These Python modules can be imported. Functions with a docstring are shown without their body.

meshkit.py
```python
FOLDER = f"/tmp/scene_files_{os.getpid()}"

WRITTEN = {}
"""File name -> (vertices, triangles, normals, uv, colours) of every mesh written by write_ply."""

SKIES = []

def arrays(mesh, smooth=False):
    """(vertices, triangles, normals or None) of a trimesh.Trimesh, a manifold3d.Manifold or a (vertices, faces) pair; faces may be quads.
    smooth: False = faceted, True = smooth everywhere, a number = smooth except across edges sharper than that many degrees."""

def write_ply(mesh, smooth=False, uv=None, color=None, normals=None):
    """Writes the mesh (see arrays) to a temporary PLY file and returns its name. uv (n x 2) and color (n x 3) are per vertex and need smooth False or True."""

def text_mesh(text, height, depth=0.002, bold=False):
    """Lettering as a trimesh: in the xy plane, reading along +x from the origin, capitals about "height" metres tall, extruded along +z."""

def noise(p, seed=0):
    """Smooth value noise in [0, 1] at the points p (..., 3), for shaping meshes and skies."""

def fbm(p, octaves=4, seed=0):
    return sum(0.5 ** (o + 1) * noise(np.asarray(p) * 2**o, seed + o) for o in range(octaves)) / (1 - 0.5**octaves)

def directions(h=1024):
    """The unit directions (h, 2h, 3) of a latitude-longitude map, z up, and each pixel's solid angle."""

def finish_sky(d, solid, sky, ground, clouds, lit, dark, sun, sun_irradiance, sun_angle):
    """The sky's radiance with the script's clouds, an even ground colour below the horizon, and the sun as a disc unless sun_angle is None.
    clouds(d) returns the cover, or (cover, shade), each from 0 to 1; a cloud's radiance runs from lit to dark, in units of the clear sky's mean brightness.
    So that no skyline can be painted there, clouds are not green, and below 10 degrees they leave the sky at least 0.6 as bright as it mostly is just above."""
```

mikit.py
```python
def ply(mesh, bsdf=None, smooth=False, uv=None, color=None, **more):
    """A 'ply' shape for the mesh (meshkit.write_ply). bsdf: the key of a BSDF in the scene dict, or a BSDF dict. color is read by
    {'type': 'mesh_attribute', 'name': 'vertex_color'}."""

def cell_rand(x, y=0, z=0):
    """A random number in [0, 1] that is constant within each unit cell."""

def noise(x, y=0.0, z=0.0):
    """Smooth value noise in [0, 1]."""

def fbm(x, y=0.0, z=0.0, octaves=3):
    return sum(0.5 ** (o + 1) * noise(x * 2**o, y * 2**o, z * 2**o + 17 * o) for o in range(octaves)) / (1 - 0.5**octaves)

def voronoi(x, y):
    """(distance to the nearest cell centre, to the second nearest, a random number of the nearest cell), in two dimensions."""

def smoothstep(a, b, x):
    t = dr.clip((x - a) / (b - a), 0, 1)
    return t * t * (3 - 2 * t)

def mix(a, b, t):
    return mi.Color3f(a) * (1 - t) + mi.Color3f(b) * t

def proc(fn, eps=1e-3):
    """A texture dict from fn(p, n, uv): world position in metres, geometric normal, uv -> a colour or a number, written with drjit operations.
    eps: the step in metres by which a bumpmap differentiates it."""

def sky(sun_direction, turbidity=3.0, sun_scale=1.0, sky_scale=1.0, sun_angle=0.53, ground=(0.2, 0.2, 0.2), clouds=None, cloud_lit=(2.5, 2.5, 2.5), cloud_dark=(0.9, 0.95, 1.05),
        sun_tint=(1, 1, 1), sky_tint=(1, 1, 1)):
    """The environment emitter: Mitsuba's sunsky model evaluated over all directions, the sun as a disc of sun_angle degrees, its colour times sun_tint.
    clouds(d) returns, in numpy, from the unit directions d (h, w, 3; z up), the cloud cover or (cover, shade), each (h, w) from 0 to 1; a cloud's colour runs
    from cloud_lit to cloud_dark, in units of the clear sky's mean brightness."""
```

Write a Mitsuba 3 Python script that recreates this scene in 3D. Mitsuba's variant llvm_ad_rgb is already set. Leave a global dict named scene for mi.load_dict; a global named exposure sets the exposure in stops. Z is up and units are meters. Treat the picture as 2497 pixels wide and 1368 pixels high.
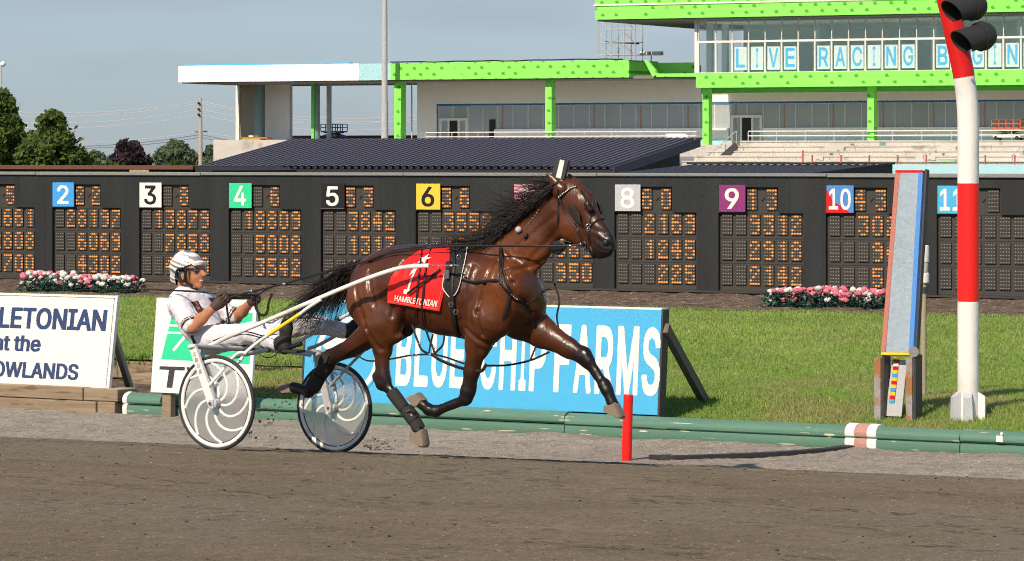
import math
import numpy as np, trimesh, drjit as dr, mitsuba as mi, mikit, meshkit
from shapely.geometry import Polygon, box as sbox, Point
from shapely.ops import unary_union
from shapely import affinity
from scipy.ndimage import map_coordinates, gaussian_filter

T = mi.ScalarTransform4f
# ---------------------------------------------------------------- camera, sky, exposure
F, CX, HY, HC = 9000.0, 1248.5, 388.0, 2.2      # focal length and horizon in photo pixels, eye height in metres
SUN_AZ, SUN_EL = math.radians(30), math.radians(38)
exposure = 1.8
scene, labels = {}, {}
scene['camera'] = {'type': 'perspective', 'fov': math.degrees(2 * math.atan(1248.5 / F)), 'fov_axis': 'x',
                   'to_world': T().look_at(origin=[0, 0, HC], target=[0, 10, HC], up=[0, 0, 1]),
                   'principal_point_offset_y': (684 - HY) / 1368.0, 'near_clip': 0.5, 'far_clip': 6000.0}


def cloud(d):
    el = d[..., 2]
    n = meshkit.fbm(np.stack([d[..., 0] * 9, d[..., 1] * 9, el * 40], -1), 5, 3)
    haze = 0.58 * np.exp(-np.maximum(el, 0) / 0.10)
    return np.clip(haze + np.clip((n - 0.46) * 2.6, 0, 1) * 0.5, 0, 1), 0.30 + 0 * el


scene['sky'] = mikit.sky((-math.sin(SUN_AZ), -math.cos(SUN_AZ), math.tan(SUN_EL)), turbidity=3.0, clouds=cloud,
                         sky_tint=(1.0, 1.0, 1.0), sun_tint=(0.97, 1.0, 1.1), cloud_lit=(1.30, 1.40, 1.64), cloud_dark=(1.0, 1.03, 1.12))

scene['sky']['sampling_weight'] = 300.0        # the lit digits are faint beside the sun

# ---------------------------------------------------------------- frames and helpers
class Frame:
    """A vertical reference plane in plan: s runs along it to the right, t away from the camera, z up."""
    def __init__(self, x, y, deg):
        a = math.radians(deg)
        self.O = np.array([x, y, 0.0]); self.u = np.array([math.cos(a), -math.sin(a), 0]); self.w = np.array([math.sin(a), math.cos(a), 0])
        self.M = np.eye(4); self.M[:3, 0], self.M[:3, 1], self.M[:3, 3] = self.u, self.w, self.O
    def W(self, px, py, t=0.0):
        r = np.array([(px - CX) / F, 1.0, -(py - HY) / F])
        d = (self.O @ self.w + t) / (r @ self.w)
        return r * d + [0, 0, HC]
    def L(self, px, py, t=0.0):
        p = self.W(px, py, t) - self.O
        return np.array([p @ self.u, p @ self.w, p[2]])
    def to(self, p):
        p = np.asarray(p, float)
        return self.O + p[..., :1] * self.u + p[..., 1:2] * self.w + p[..., 2:] * np.array([0, 0, 1.0])
    def inv(self, p):
        p = np.asarray(p, float) - self.O
        return np.stack([p @ self.u, p @ self.w, p[..., 2]], -1)
    def s(self, px, t=0.0): return self.L(px, HY, t)[0]
    def z(self, px, py, t=0.0): return self.L(px, py, t)[2]


WORLD = Frame(0, 0, 0)
RAIL = Frame(-3.455, 34.6, 32.8)
HORSE = Frame(-1.78, 27.81, 33.0)
BOARD = Frame(-9.59, 69.1, 29.7)
BLD = Frame((1700 - CX) / F * 290, 290, 27.0)
LAWN = -0.12


def num(key):
    if key not in scene and key not in labels: return key
    i = 1
    while f'{key}_{i:03d}' in scene or f'{key}_{i:03d}' in labels: i += 1
    return f'{key}_{i:03d}'


def thing(name, label, cat, group=None):
    k = num(name); labels[k] = {'label': label, 'category': cat}
    if group: labels[k]['group'] = group
    return k


def cat(ms):
    return ms if isinstance(ms, trimesh.Trimesh) else trimesh.util.concatenate(list(ms))


def part(parent, name, mesh, mat, fr=None, smooth=35, kind=None, label=None, color=None, **more):
    mesh = cat(mesh)
    if fr is not None: mesh = mesh.copy(); mesh.apply_transform(fr.M)
    k = num(f'{parent}__{name}' if parent else name)
    if color is not None and smooth not in (True, False): smooth = True
    scene[k] = mikit.ply(mesh, mat, smooth=smooth, color=color, **more)
    if kind or label:
        labels[k] = {**({'kind': kind} if kind else {}), **({'label': label} if label else {})}
    return k


def one(name, label, category, mesh, mat, fr=None, group=None, smooth=35, **kw):
    """A thing that is one mesh."""
    k = part(None, name, mesh, mat, fr, smooth, **kw)
    labels[k] = {**labels.get(k, {}), 'label': label, 'category': category, **({'group': group} if group else {})}
    return k


def struct(name, mesh, mat, fr=None, **kw): return part(None, name, mesh, mat, fr, kind='structure', **kw)


def box(x0, x1, y0, y1, z0, z1, ch=0.0):
    x0, x1, y0, y1, z0, z1 = min(x0, x1), max(x0, x1), min(y0, y1), max(y0, y1), min(z0, z1), max(z0, z1)
    if ch <= 0:
        m = trimesh.creation.box((x1 - x0, y1 - y0, z1 - z0)); m.apply_translation([(x0 + x1) / 2, (y0 + y1) / 2, (z0 + z1) / 2]); return m
    p = []
    for a, b, c in ((ch, ch, 0), (ch, 0, ch), (0, ch, ch)):
        for i in (x0 + a, x1 - a):
            for j in (y0 + b, y1 - b):
                for k in (z0 + c, z1 - c): p.append((i, j, k))
    return trimesh.convex.convex_hull(np.array(p))


def quadbox(c4, thick):
    """Plate whose front face has the four given corners (in order), thickened along thick (a vector)."""
    c = np.asarray(c4, float); return trimesh.convex.convex_hull(np.vstack([c, c + np.asarray(thick, float)]))


def beam(a, b, wx, wy, up=(0, 0, 1)):
    a, b = np.asarray(a, float), np.asarray(b, float); d = (b - a) / np.linalg.norm(b - a)
    x = np.cross(d, up)
    if np.linalg.norm(x) < 1e-3: x = np.cross(d, (1, 0.1, 0))
    x /= np.linalg.norm(x); y = np.cross(x, d)
    return trimesh.convex.convex_hull(np.array([e + i * x * wx / 2 + j * y * wy / 2 for e in (a, b) for i in (-1, 1) for j in (-1, 1)]))


def tube(pts, rad, n=8, cap=True, flat=None, side=None):
    """Swept tube with one radius per point; flat squeezes it along the direction side."""
    p = np.asarray(pts, float); m = len(p); r = np.broadcast_to(np.asarray(rad, float), (m,))
    d = np.gradient(p, axis=0); d /= np.linalg.norm(d, axis=1, keepdims=True) + 1e-12
    x = np.cross(d[0], side if side is not None else ((0, 0, 1) if abs(d[0][2]) < 0.9 else (1, 0, 0))); x /= np.linalg.norm(x)
    ang = np.arange(n) * 2 * np.pi / n; V = []
    for i in range(m):
        if side is not None: x = np.cross(d[i], side)
        x = x - d[i] * (x @ d[i]); x /= np.linalg.norm(x) + 1e-12; y = np.cross(d[i], x)
        V.append(p[i] + r[i] * (np.cos(ang)[:, None] * x + (flat or 1.0) * np.sin(ang)[:, None] * y))
    V = np.vstack(V); i = np.arange(n); j = (i + 1) % n; Fs = []
    for k in range(m - 1):
        a, b = k * n, (k + 1) * n
        Fs += [np.stack([a + i, a + j, b + j], 1), np.stack([a + i, b + j, b + i], 1)]
    if cap:
        V = np.vstack([V, p[0], p[-1]]); c0, c1 = len(V) - 2, len(V) - 1
        Fs += [np.stack([j, i, 0 * i + c0], 1), np.stack([(m - 1) * n + i, (m - 1) * n + j, 0 * i + c1], 1)]
    return trimesh.Trimesh(V, np.vstack(Fs), process=False)


def spline(pts, n=24):
    p = np.asarray(pts, float)
    if len(p) < 3: return np.linspace(p[0], p[-1], max(2, n // 6))
    q = np.vstack([2 * p[0] - p[1], p, 2 * p[-1] - p[-2]]); out = []
    per = max(2, n // (len(p) - 1))
    for k in range(len(p) - 1):
        a, b, c, e = q[k:k + 4]
        for t in np.linspace(0, 1, per, endpoint=False):
            out.append(0.5 * (2 * b + (c - a) * t + (2 * a - 5 * b + 4 * c - e) * t * t + (3 * b - a - 3 * c + e) * t ** 3))
    return np.array(out + [p[-1]])


def ball(c, r, sub=2, sc=(1, 1, 1)):
    m = trimesh.creation.icosphere(subdivisions=sub, radius=1.0); m.vertices = m.vertices * np.asarray(sc) * r + np.asarray(c); return m


def extr(poly, t0, t1):
    """A polygon in (s, z), extruded from t0 (front) to t1 (back)."""
    ms = []
    for g in getattr(poly, 'geoms', [poly]):
        m = trimesh.creation.extrude_polygon(g, abs(t1 - t0), engine='earcut')
        v = m.vertices.copy(); m.vertices = np.stack([v[:, 0], max(t0, t1) - v[:, 2], v[:, 1]], 1); ms.append(m)
    return cat(ms)


def words(txt, s0, s1, z0, z1, t, depth=0.004, bold=True, skew=0.0, heavy=0.0):
    """Lettering that fills the rectangle s0..s1, z0..z1, its face at t - depth."""
    m = meshkit.text_mesh(txt, 1.0, 1.0, bold=bold); v = m.vertices.copy(); lo, hi = v.min(0), v.max(0)
    x = (v[:, 0] - lo[0]) / (hi[0] - lo[0]); y = (v[:, 1] - lo[1]) / (hi[1] - lo[1])
    m.vertices = np.stack([s0 + x * (s1 - s0) + skew * (y - .5), t - v[:, 2] * depth, z0 + y * (z1 - z0)], 1)
    if heavy:
        ms = []
        for k, (dx, dz) in enumerate(((-1, 0), (1, 0), (0, .5))):
            c = m.copy(); c.vertices = c.vertices + [dx * heavy, -.0004 * k, dz * heavy]; ms.append(c)
        m = cat(ms)
    return m


def grid(xs, ys, zf):
    X, Y = np.meshgrid(xs, ys, indexing='ij'); V = np.stack([X, Y, zf(X, Y)], -1).reshape(-1, 3)
    n, m = len(xs), len(ys); i, j = np.meshgrid(np.arange(n - 1), np.arange(m - 1), indexing='ij'); a = (i * m + j).ravel()
    return V, np.vstack([np.stack([a, a + m, a + m + 1], 1), np.stack([a, a + m + 1, a + 1], 1)])


# ---------------------------------------------------------------- materials
def mat(name, col, rough=0.6, spec=0.4, **kw):
    if callable(col): c = mikit.proc(col)
    elif isinstance(col, str): c = {'type': 'mesh_attribute', 'name': 'vertex_color'}
    else: c = {'type': 'rgb', 'value': list(col)}
    scene['mat_' + name] = {'type': 'twosided', 'bsdf': {'type': 'principled', 'base_color': c, 'roughness': rough, 'specular': spec, **kw}}
    return 'mat_' + name


def bumped(name, fn, height, eps):
    b = scene['mat_' + name]['bsdf']
    scene['mat_' + name]['bsdf'] = {'type': 'bumpmap', 'arbitrary': mikit.proc(fn, eps), 'scale': height, 'bsdf': b}


sm, fb, no, mx = mikit.smoothstep, mikit.fbm, mikit.noise, mikit.mix
UX, UY = float(RAIL.u[0]), float(RAIL.u[1])
WX, WY = float(RAIL.w[0]), float(RAIL.w[1])


def c_track(p, n, uv):
    s, v = p.x * UX + p.y * UY, p.x * WX + p.y * WY
    c = mx((0.088, 0.073, 0.051), (0.130, 0.109, 0.079), fb(s * 1.1, v * 3.5, 0, 3))
    c = mx(c, (0.112, 0.098, 0.075), sm(0.35, 0.75, fb(p.x * 0.6, p.y * 0.6, 4, 2)))
    c = mx(c, (0.035, 0.028, 0.02), sm(0.56, 0.70, fb(s * 9, v * 20, 7, 3)) * sm(0.42, 0.66, fb(s * 0.7, v * 1.8, 2, 2)) * 0.5)
    c = mx(c, (0.24, 0.20, 0.14), (1 - sm(0.0, 0.05, dr.abs(v - 23.55 + 0.12 * no(s * 2, 0, 0)))) * 0.55 * no(s * 9, v * 9, 3))
    g = no(p.x * 110, p.y * 110, 1)
    c = mx(c, c * 0.55, sm(0.6, 0.85, g) * 0.6)
    return mx(c, (0.30, 0.27, 0.22), sm(0.88, 0.95, no(p.x * 60, p.y * 60, 5)) * 0.5)


def c_gravel(p, n, uv):
    c = mx((0.165, 0.148, 0.127), (0.225, 0.205, 0.18), fb(p.x * 3, p.y * 3, 0, 3))
    c = mx(c, (0.12, 0.105, 0.085), sm(0.55, 0.75, fb(p.x * 14, p.y * 14, 3, 2)) * 0.6)
    c = mx(c, c * 0.5, sm(0.6, 0.9, no(p.x * 90, p.y * 90, 1)) * 0.6)
    return mx(c, (0.5, 0.47, 0.42), sm(0.84, 0.92, no(p.x * 70, p.y * 70, 5)) * 0.6)


def c_lawn(p, n, uv):
    a = fb(p.x * 1.3, p.y * 0.5, 0, 3)
    c = mx((0.11, 0.165, 0.032), (0.19, 0.245, 0.062), a)
    return mx(c, (0.16, 0.13, 0.07), sm(0.55, 0.8, fb(p.x * 2.2, p.y * 1.2, 6, 3)) * 0.5)


def c_mulch(p, n, uv):
    c = mx((0.035, 0.025, 0.018), (0.13, 0.1, 0.08), fb(p.x * 9, p.y * 9, 0, 4))
    return mx(c, (0.28, 0.25, 0.21), sm(0.8, 0.9, no(p.x * 22, p.y * 22, 2)) * 0.6)


def c_wood(p, n, uv):
    s = p.x * UX + p.y * UY
    g = fb(s * 2.2, p.z * 70 + 3 * no(s * 1.5, p.z * 9, 1), p.y * 2, 3)
    c = mx((0.18, 0.135, 0.09), (0.36, 0.285, 0.20), g)
    return mx(c, (0.08, 0.055, 0.035), sm(0.66, 0.8, fb(s * 5, p.z * 40, 9, 2)) * 0.6)


def c_rail(p, n, uv):
    s = p.x * UX + p.y * UY
    c = mx((0.085, 0.195, 0.145), (0.115, 0.235, 0.175), fb(s * 1.5, p.z * 14, 0, 3))
    c = mx(c, (0.15, 0.2, 0.15), sm(0.62, 0.85, fb(s * 3.0, p.z * 90, 3, 2)) * 0.55)
    return mx(c, (0.6, 0.55, 0.42), sm(0.8, 0.84, fb(s * 5, p.z * 60, 8, 2)))


BX, BY = float(BLD.u[0]), float(BLD.u[1])


def c_green(p, n, uv):
    s, z = (p.x * BX + p.y * BY) * 0.80, p.z * 2.0 + 0.3
    i, j = dr.floor(s), dr.floor(z)
    odd = j - 2 * dr.floor(j / 2)
    s2 = s + odd * 0.5
    i = dr.floor(s2)
    fx, fy = s2 - i - 0.5 - 0.15 * (mikit.cell_rand(i, j, 4) - .5), z - j - 0.5
    d1 = dr.sqrt(dr.square(fx * 1.7) + dr.square(fy)); d2 = dr.sqrt(dr.square((fx - 0.12) * 1.6) + dr.square((fy - 0.08) * 1.3))
    m = (1 - sm(0.22, 0.30, d1)) * sm(0.08, 0.14, d2) * sm(0.15, 0.2, mikit.cell_rand(i, j, 1))
    c = mx((0.25, 0.84, 0.12), (0.29, 0.9, 0.15), fb(s * 0.4, z * 0.4, 0, 2))
    return mx(c, (0.06, 0.36, 0.03), m * 0.9)


def c_conc(p, n, uv):
    c = mx((0.46, 0.435, 0.395), (0.61, 0.585, 0.54), fb(p.x * 0.5, p.y * 0.5, p.z * 1.3, 4))
    return mx(c, (0.28, 0.25, 0.21), sm(0.62, 0.8, fb(p.x * 0.9, p.y * 0.9, p.z * 0.6 + 7, 3)) * 0.6)


def c_galv(p, n, uv):
    a, b, r = mikit.voronoi(p.x * 55 + p.y * 30, p.z * 50)
    return mx((0.34, 0.41, 0.44), (0.46, 0.54, 0.57), r * 0.5 + 0.5 * fb(p.x * 3, p.z * 3, 0, 2))


def c_rust(p, n, uv):
    return mx((0.30, 0.30, 0.30), (0.32, 0.15, 0.06), sm(0.42, 0.6, fb(p.x * 7 + 3, p.y * 7, p.z * 7, 4)))


def c_board(p, n, uv):
    s = p.x * float(BOARD.u[0]) + p.y * float(BOARD.u[1])
    c = mx((0.012, 0.0138, 0.0155), (0.025, 0.028, 0.030), fb(s * 3.3, p.z * 0.5, 0, 3))
    return mx(c, (0.01, 0.01, 0.011), sm(0.47, 0.5, dr.abs(s * 1.64 - dr.floor(s * 1.64) - 0.5)) * 0.6)


mat('track', c_track, 0.95, 0.15); mat('gravel', c_gravel, 0.95, 0.15); mat('lawn', c_lawn, 0.95, 0.1); mat('mulch', c_mulch, 0.95, 0.1)
mat('wood', c_wood, 0.8, 0.2); mat('rail', c_rail, 0.45, 0.4); mat('green', c_green, 0.7, 0.2); mat('conc', c_conc, 0.9, 0.2)
mat('galv', c_galv, 0.35, 0.5, metallic=0.6); mat('rust', c_rust, 0.7, 0.3); mat('board', c_board, 0.55, 0.4)
mat('vcol', 'v', 0.75, 0.25); mat('coat', 'v', 0.34, 0.5); bumped('coat', lambda p, n, uv: fb(p.x * 62, p.y * 62, p.z * 24, 3), 0.0028, 0.003); mat('hair', 'v', 0.5, 0.35)
scene['mat_leaf'] = {'type': 'principledthin', 'base_color': {'type': 'mesh_attribute', 'name': 'vertex_color'}, 'roughness': 0.7, 'diff_trans': 0.7, 'spec_trans': 0.0}
scene['mat_disc'] = {'type': 'principledthin', 'base_color': {'type': 'rgb', 'value': [0.64, 0.66, 0.68]}, 'roughness': 0.15, 'diff_trans': 0.6, 'spec_trans': 0.66, 'eta': 1.3}
scene['mat_pane'] = {'type': 'thindielectric', 'int_ior': 1.52}
for nm, col, ro in (('white', (0.78, 0.77, 0.74), .5), ('whiteb', (0.82, 0.82, 0.82), .45), ('tpo', (0.94, 0.94, 0.94), .7), ('greywood', (0.15, 0.125, 0.10), .8), ('cream', (0.80, 0.765, 0.70), .55), ('navy', (0.03, 0.055, 0.15), .5), ('black', (0.012, 0.012, 0.013), .45),
                    ('rubber', (0.03, 0.03, 0.032), .6), ('blue', (0.055, 0.33, 0.78), .45), ('emerald', (0.03, 0.62, 0.30), .5), ('char', (0.045, 0.045, 0.05), .5), ('red', (0.62, 0.012, 0.012), .4),
                    ('hotred', (0.82, 0.018, 0.015), .35), ('grey', (0.22, 0.22, 0.23), .5), ('lgrey', (0.45, 0.46, 0.48), .5), ('yellow', (0.85, 0.62, 0.03), .4), ('ochre', (0.9, 0.55, 0.05), .5), ('sblue', (0.07, 0.24, 0.62), .45),
                    ('pink', (0.85, 0.33, 0.42), .5), ('purple', (0.24, 0.03, 0.17), .5), ('cyan', (0.07, 0.42, 0.72), .5), ('silver', (0.47, 0.49, 0.53), .5), ('module', (0.036, 0.033, 0.029), .6), ('recess', (0.046, 0.043, 0.040), .6),
                    ('unlit', (0.17, 0.16, 0.14), .25), ('coping', (0.22, 0.23, 0.22), .5), ('shedroof', (0.088, 0.080, 0.102), .45), ('seam', (0.045, 0.038, 0.06), .4), ('shedwall', (0.02, 0.02, 0.022), .6), ('brownroof', (0.13, 0.055, 0.035), .6),
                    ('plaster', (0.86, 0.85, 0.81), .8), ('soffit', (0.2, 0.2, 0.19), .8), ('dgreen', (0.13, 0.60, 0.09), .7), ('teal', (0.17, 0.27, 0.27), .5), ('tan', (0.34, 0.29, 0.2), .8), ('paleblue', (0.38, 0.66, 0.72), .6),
                    ('glassgrey', (0.36, 0.41, 0.44), .08), ('inner', (0.62, 0.80, 0.80), .8), ('paper', (0.54, 0.68, 0.68), .7), ('frame', (0.66, 0.66, 0.62), .5), ('orange', (0.72, 0.13, 0.03), .5), ('lift', (0.03, 0.16, 0.38), .5), ('steel', (0.42, 0.45, 0.47), .4),
                    ('redpost', (0.45, 0.12, 0.09), .6), ('wire', (0.50, 0.49, 0.47), .5), ('polewood', (0.42, 0.36, 0.29), .8), ('bark', (0.09, 0.07, 0.05), .9), ('lit', (0.60, 0.20, 0.045), .4), ('dirt', (0.10, 0.08, 0.06), .95),
                    ('leather', (0.012, 0.011, 0.011), .55), ('skin', (0.50, 0.235, 0.125), .5), ('glove', (0.075, 0.045, 0.035), .7), ('jersey', (0.70, 0.69, 0.73), .75), ('brown', (0.06, 0.03, 0.025), .7), ('boot', (0.022, 0.025, 0.02), .6),
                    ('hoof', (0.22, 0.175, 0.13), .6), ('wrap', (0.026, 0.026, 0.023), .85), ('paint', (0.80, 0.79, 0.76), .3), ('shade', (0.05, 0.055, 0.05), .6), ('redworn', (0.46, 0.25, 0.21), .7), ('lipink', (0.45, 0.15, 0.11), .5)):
    mat(nm, col, ro)
mat('paint', lambda p, n, uv: mx((0.80, 0.79, 0.76), (0.58, 0.55, 0.49), sm(0.52, 0.8, fb(p.x * 5, p.y * 5, p.z * 3.5, 4)) * 0.7), 0.32)
mat('chrome', (0.75, 0.75, 0.77), 0.15, 0.5, metallic=1.0); mat('visor', (0.012, 0.05, 0.06), 0.06, 1.0, clearcoat=1.0); mat('brass', (0.7, 0.5, 0.2), 0.3, metallic=0.9)
mat('eye', (0.012, 0.008, 0.006), 0.05, 0.8)
rng = np.random.default_rng(7)
# ---------------------------------------------------------------- ground
OW = float(RAIL.O @ RAIL.w)


def vs(X, Y):
    p = RAIL.inv(np.stack([X, Y, 0 * X], -1)); s, v = p[..., 0], -p[..., 1]
    return s, v, v + 2.5 - (3.17 - 0.0956 * (np.clip(s, -3, 13) - 0.98))


def ground_z(X, Y, fine=True):
    X, Y = np.asarray(X, float), np.asarray(Y, float); s, v, v2 = vs(X, Y)
    z = np.interp(np.where(v < 2, v, np.maximum(v2, np.minimum(v, 2.2))), [-60, -0.25, 0.0, 2.2, 2.5, 5.5, 7, 60], [-.32, -.32, -.2, -.2, -.165, .075, .105, .75])
    if fine:
        q = np.stack([X, Y, 0 * X], -1); r = np.stack([s, v, 0 * X], -1)
        a = sm_np(1.9, 2.7, v2)
        f = a * (0.016 * (meshkit.fbm(r * [5, 14, 1], 3, 1) - .5) + 0.014 * (meshkit.fbm(q * 24, 2, 2) - .5) + 0.02 * np.maximum(0, meshkit.fbm(r * [2.2, 9, 1], 3, 6) - .62))
        f += (1 - a) * (0.02 * (meshkit.fbm(q * 3, 2, 4) - .5) + 0.014 * (meshkit.fbm(q * 26, 2, 3) - .5)) + 0.03 * np.exp(-np.maximum(v, 0) / 0.12) * meshkit.noise(q * 3)
        z = z + f * (v > -0.3)
    return z


def sm_np(a, b, x):
    t = np.clip((x - a) / (b - a), 0, 1); return t * t * (3 - 2 * t)


xs = np.concatenate([[-900, -300, -100, -40, -20, -12, -8], np.arange(-6.2, 6.21, 0.025), [8, 12, 20, 40, 100, 300, 900]])
ys = np.concatenate([[-120, -40, -10, 0, 6, 11, 14, 15.2], np.arange(16, 36, 0.03), [37, 39, 42, 46, 52, 60, 80, 120, 200, 400, 900, 2000]])
V, Fc = grid(xs, ys, ground_z)
s_, v_, v2_ = vs(V[Fc].mean(1)[:, 0], V[Fc].mean(1)[:, 1])
edge = 2.42 + 0.22 * (meshkit.fbm(np.stack([s_ * 1.3, s_ * 0, s_ * 0], -1), 3, 8) - .5) + 0.05 * (meshkit.noise(np.stack([s_ * 14, v_ * 14, s_ * 0], -1)) - .5)
kinds = np.where(v_ < -0.02, 0, np.where(v2_ < edge, 1, 2))
for k, nm in enumerate(('ground', 'gravel_strip', 'track')):
    m = trimesh.Trimesh(V, Fc[kinds == k], process=False); m.remove_unreferenced_vertices()
    struct(nm, m, ('mat_dirt', 'mat_gravel', 'mat_track')[k], smooth=True)

# loose clods and stones on the track
n = 2600
X, Y = rng.uniform(-4.6, 4.6, n), rng.uniform(17.5, 30, n)
s, v, v2 = vs(X, Y); ok = (v2 > 2.5) & (np.abs(X) < Y * 0.15)
X, Y = X[ok], Y[ok]; Z = ground_z(X, Y); base = trimesh.creation.icosphere(subdivisions=0)
r = 0.0025 + 0.0075 * rng.random(len(X)) ** 5
col = np.where(rng.random((len(X), 1)) < .7, [[.04, .032, .024]], np.where(rng.random((len(X), 1)) < .8, [[.13, .11, .08]], [[.3, .27, .22]])) * rng.uniform(.7, 1.2, (len(X), 1))
nv = len(base.vertices)
VV = (base.vertices[None] * rng.uniform(.6, 1.3, (len(X), nv, 1)) * [1.35, 1.1, .6]) * r[:, None, None] + np.stack([X, Y, Z + r * .2], -1)[:, None]
FF = base.faces[None] + (np.arange(len(X)) * nv)[:, None, None]
one('track_clods', 'dark clods and pale grit lying loose on the brown track surface', 'clods', trimesh.Trimesh(VV.reshape(-1, 3), FF.reshape(-1, 3), process=False), 'mat_vcol', smooth=True, color=np.repeat(col, nv, 0), kind='stuff')

# dirt thrown up by the wheels and hooves
P = []
for (x0, y0, sx, sy, t0, k) in ((655, 1015, 26, 28, 1.0, 40), (690, 975, 40, 26, 1.4, 34), (610, 1060, 18, 16, .3, 16), (930, 1088, 26, 14, .9, 50), (895, 1078, 10, 10, .8, 20)):
    for _ in range(k):
        P.append((HORSE.W(x0 + sx * rng.normal() * .8, min(1096, y0 + sy * rng.normal() * .8), t0 - .73 + .2 * rng.normal()), 0.003 + 0.008 * rng.random() ** 2))
one('flying_dirt', 'specks of dirt flying up behind the sulky wheels', 'dirt', [ball(p, r, 0, rng.uniform(.6, 1.4, 3)) for p, r in P], 'mat_dirt', kind='stuff')

# ---------------------------------------------------------------- lawn, mulch, grass
xs = np.linspace(-6, 34, 200); ys = np.concatenate([np.linspace(0.16, 6, 70), np.linspace(6.4, 60, 80)])


def lawn_z(S, Tt):
    p = RAIL.to(np.stack([S, Tt, 0 * S], -1))
    return np.interp(Tt, [0, .15, 1.5, 6, 12, 60], [-.135, -.115, .07, .03, LAWN - .012, LAWN - .012]) + 0.03 * (meshkit.fbm(p * [.8, .8, 0], 3, 5) - .5)


def on_lawn(px, py):
    """Where the sight line through a pixel meets the lawn behind the rail (world)."""
    d = np.arange(29.5, 45, .01); p = np.stack([(px - CX) / F * d, d, HC - (py - HY) * d / F], 1); q = RAIL.inv(p)
    i = np.argmax((q[:, 1] > .25) & (q[:, 2] < lawn_z(q[:, 0], q[:, 1]))); return p[i]


Vl, Fl = grid(np.concatenate([np.linspace(-60, -7, 20), xs, np.linspace(35, 90, 20)]), ys, lawn_z)
c = Vl[Fl].mean(1); pb = BOARD.inv(RAIL.to(c))
SD = RAIL.s(900, 3.9)
dirt_bed = (c[:, 0] < SD) & (c[:, 1] < 3.9)
m = trimesh.Trimesh(Vl, Fl[(pb[:, 1] < -3.9) & ~dirt_bed], process=False); m.remove_unreferenced_vertices(); struct('lawn', m, 'mat_lawn', RAIL, smooth=True)
struct('dirt_bed', [grid(np.linspace(-8, 4.62, 60), np.linspace(0.14, 3.95, 24), lambda a, b: LAWN - .05 + .05 * meshkit.fbm(np.stack([a * 3, b * 3, 0 * a], -1), 3, 2))], 'mat_dirt', RAIL, smooth=True) if False else None
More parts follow.
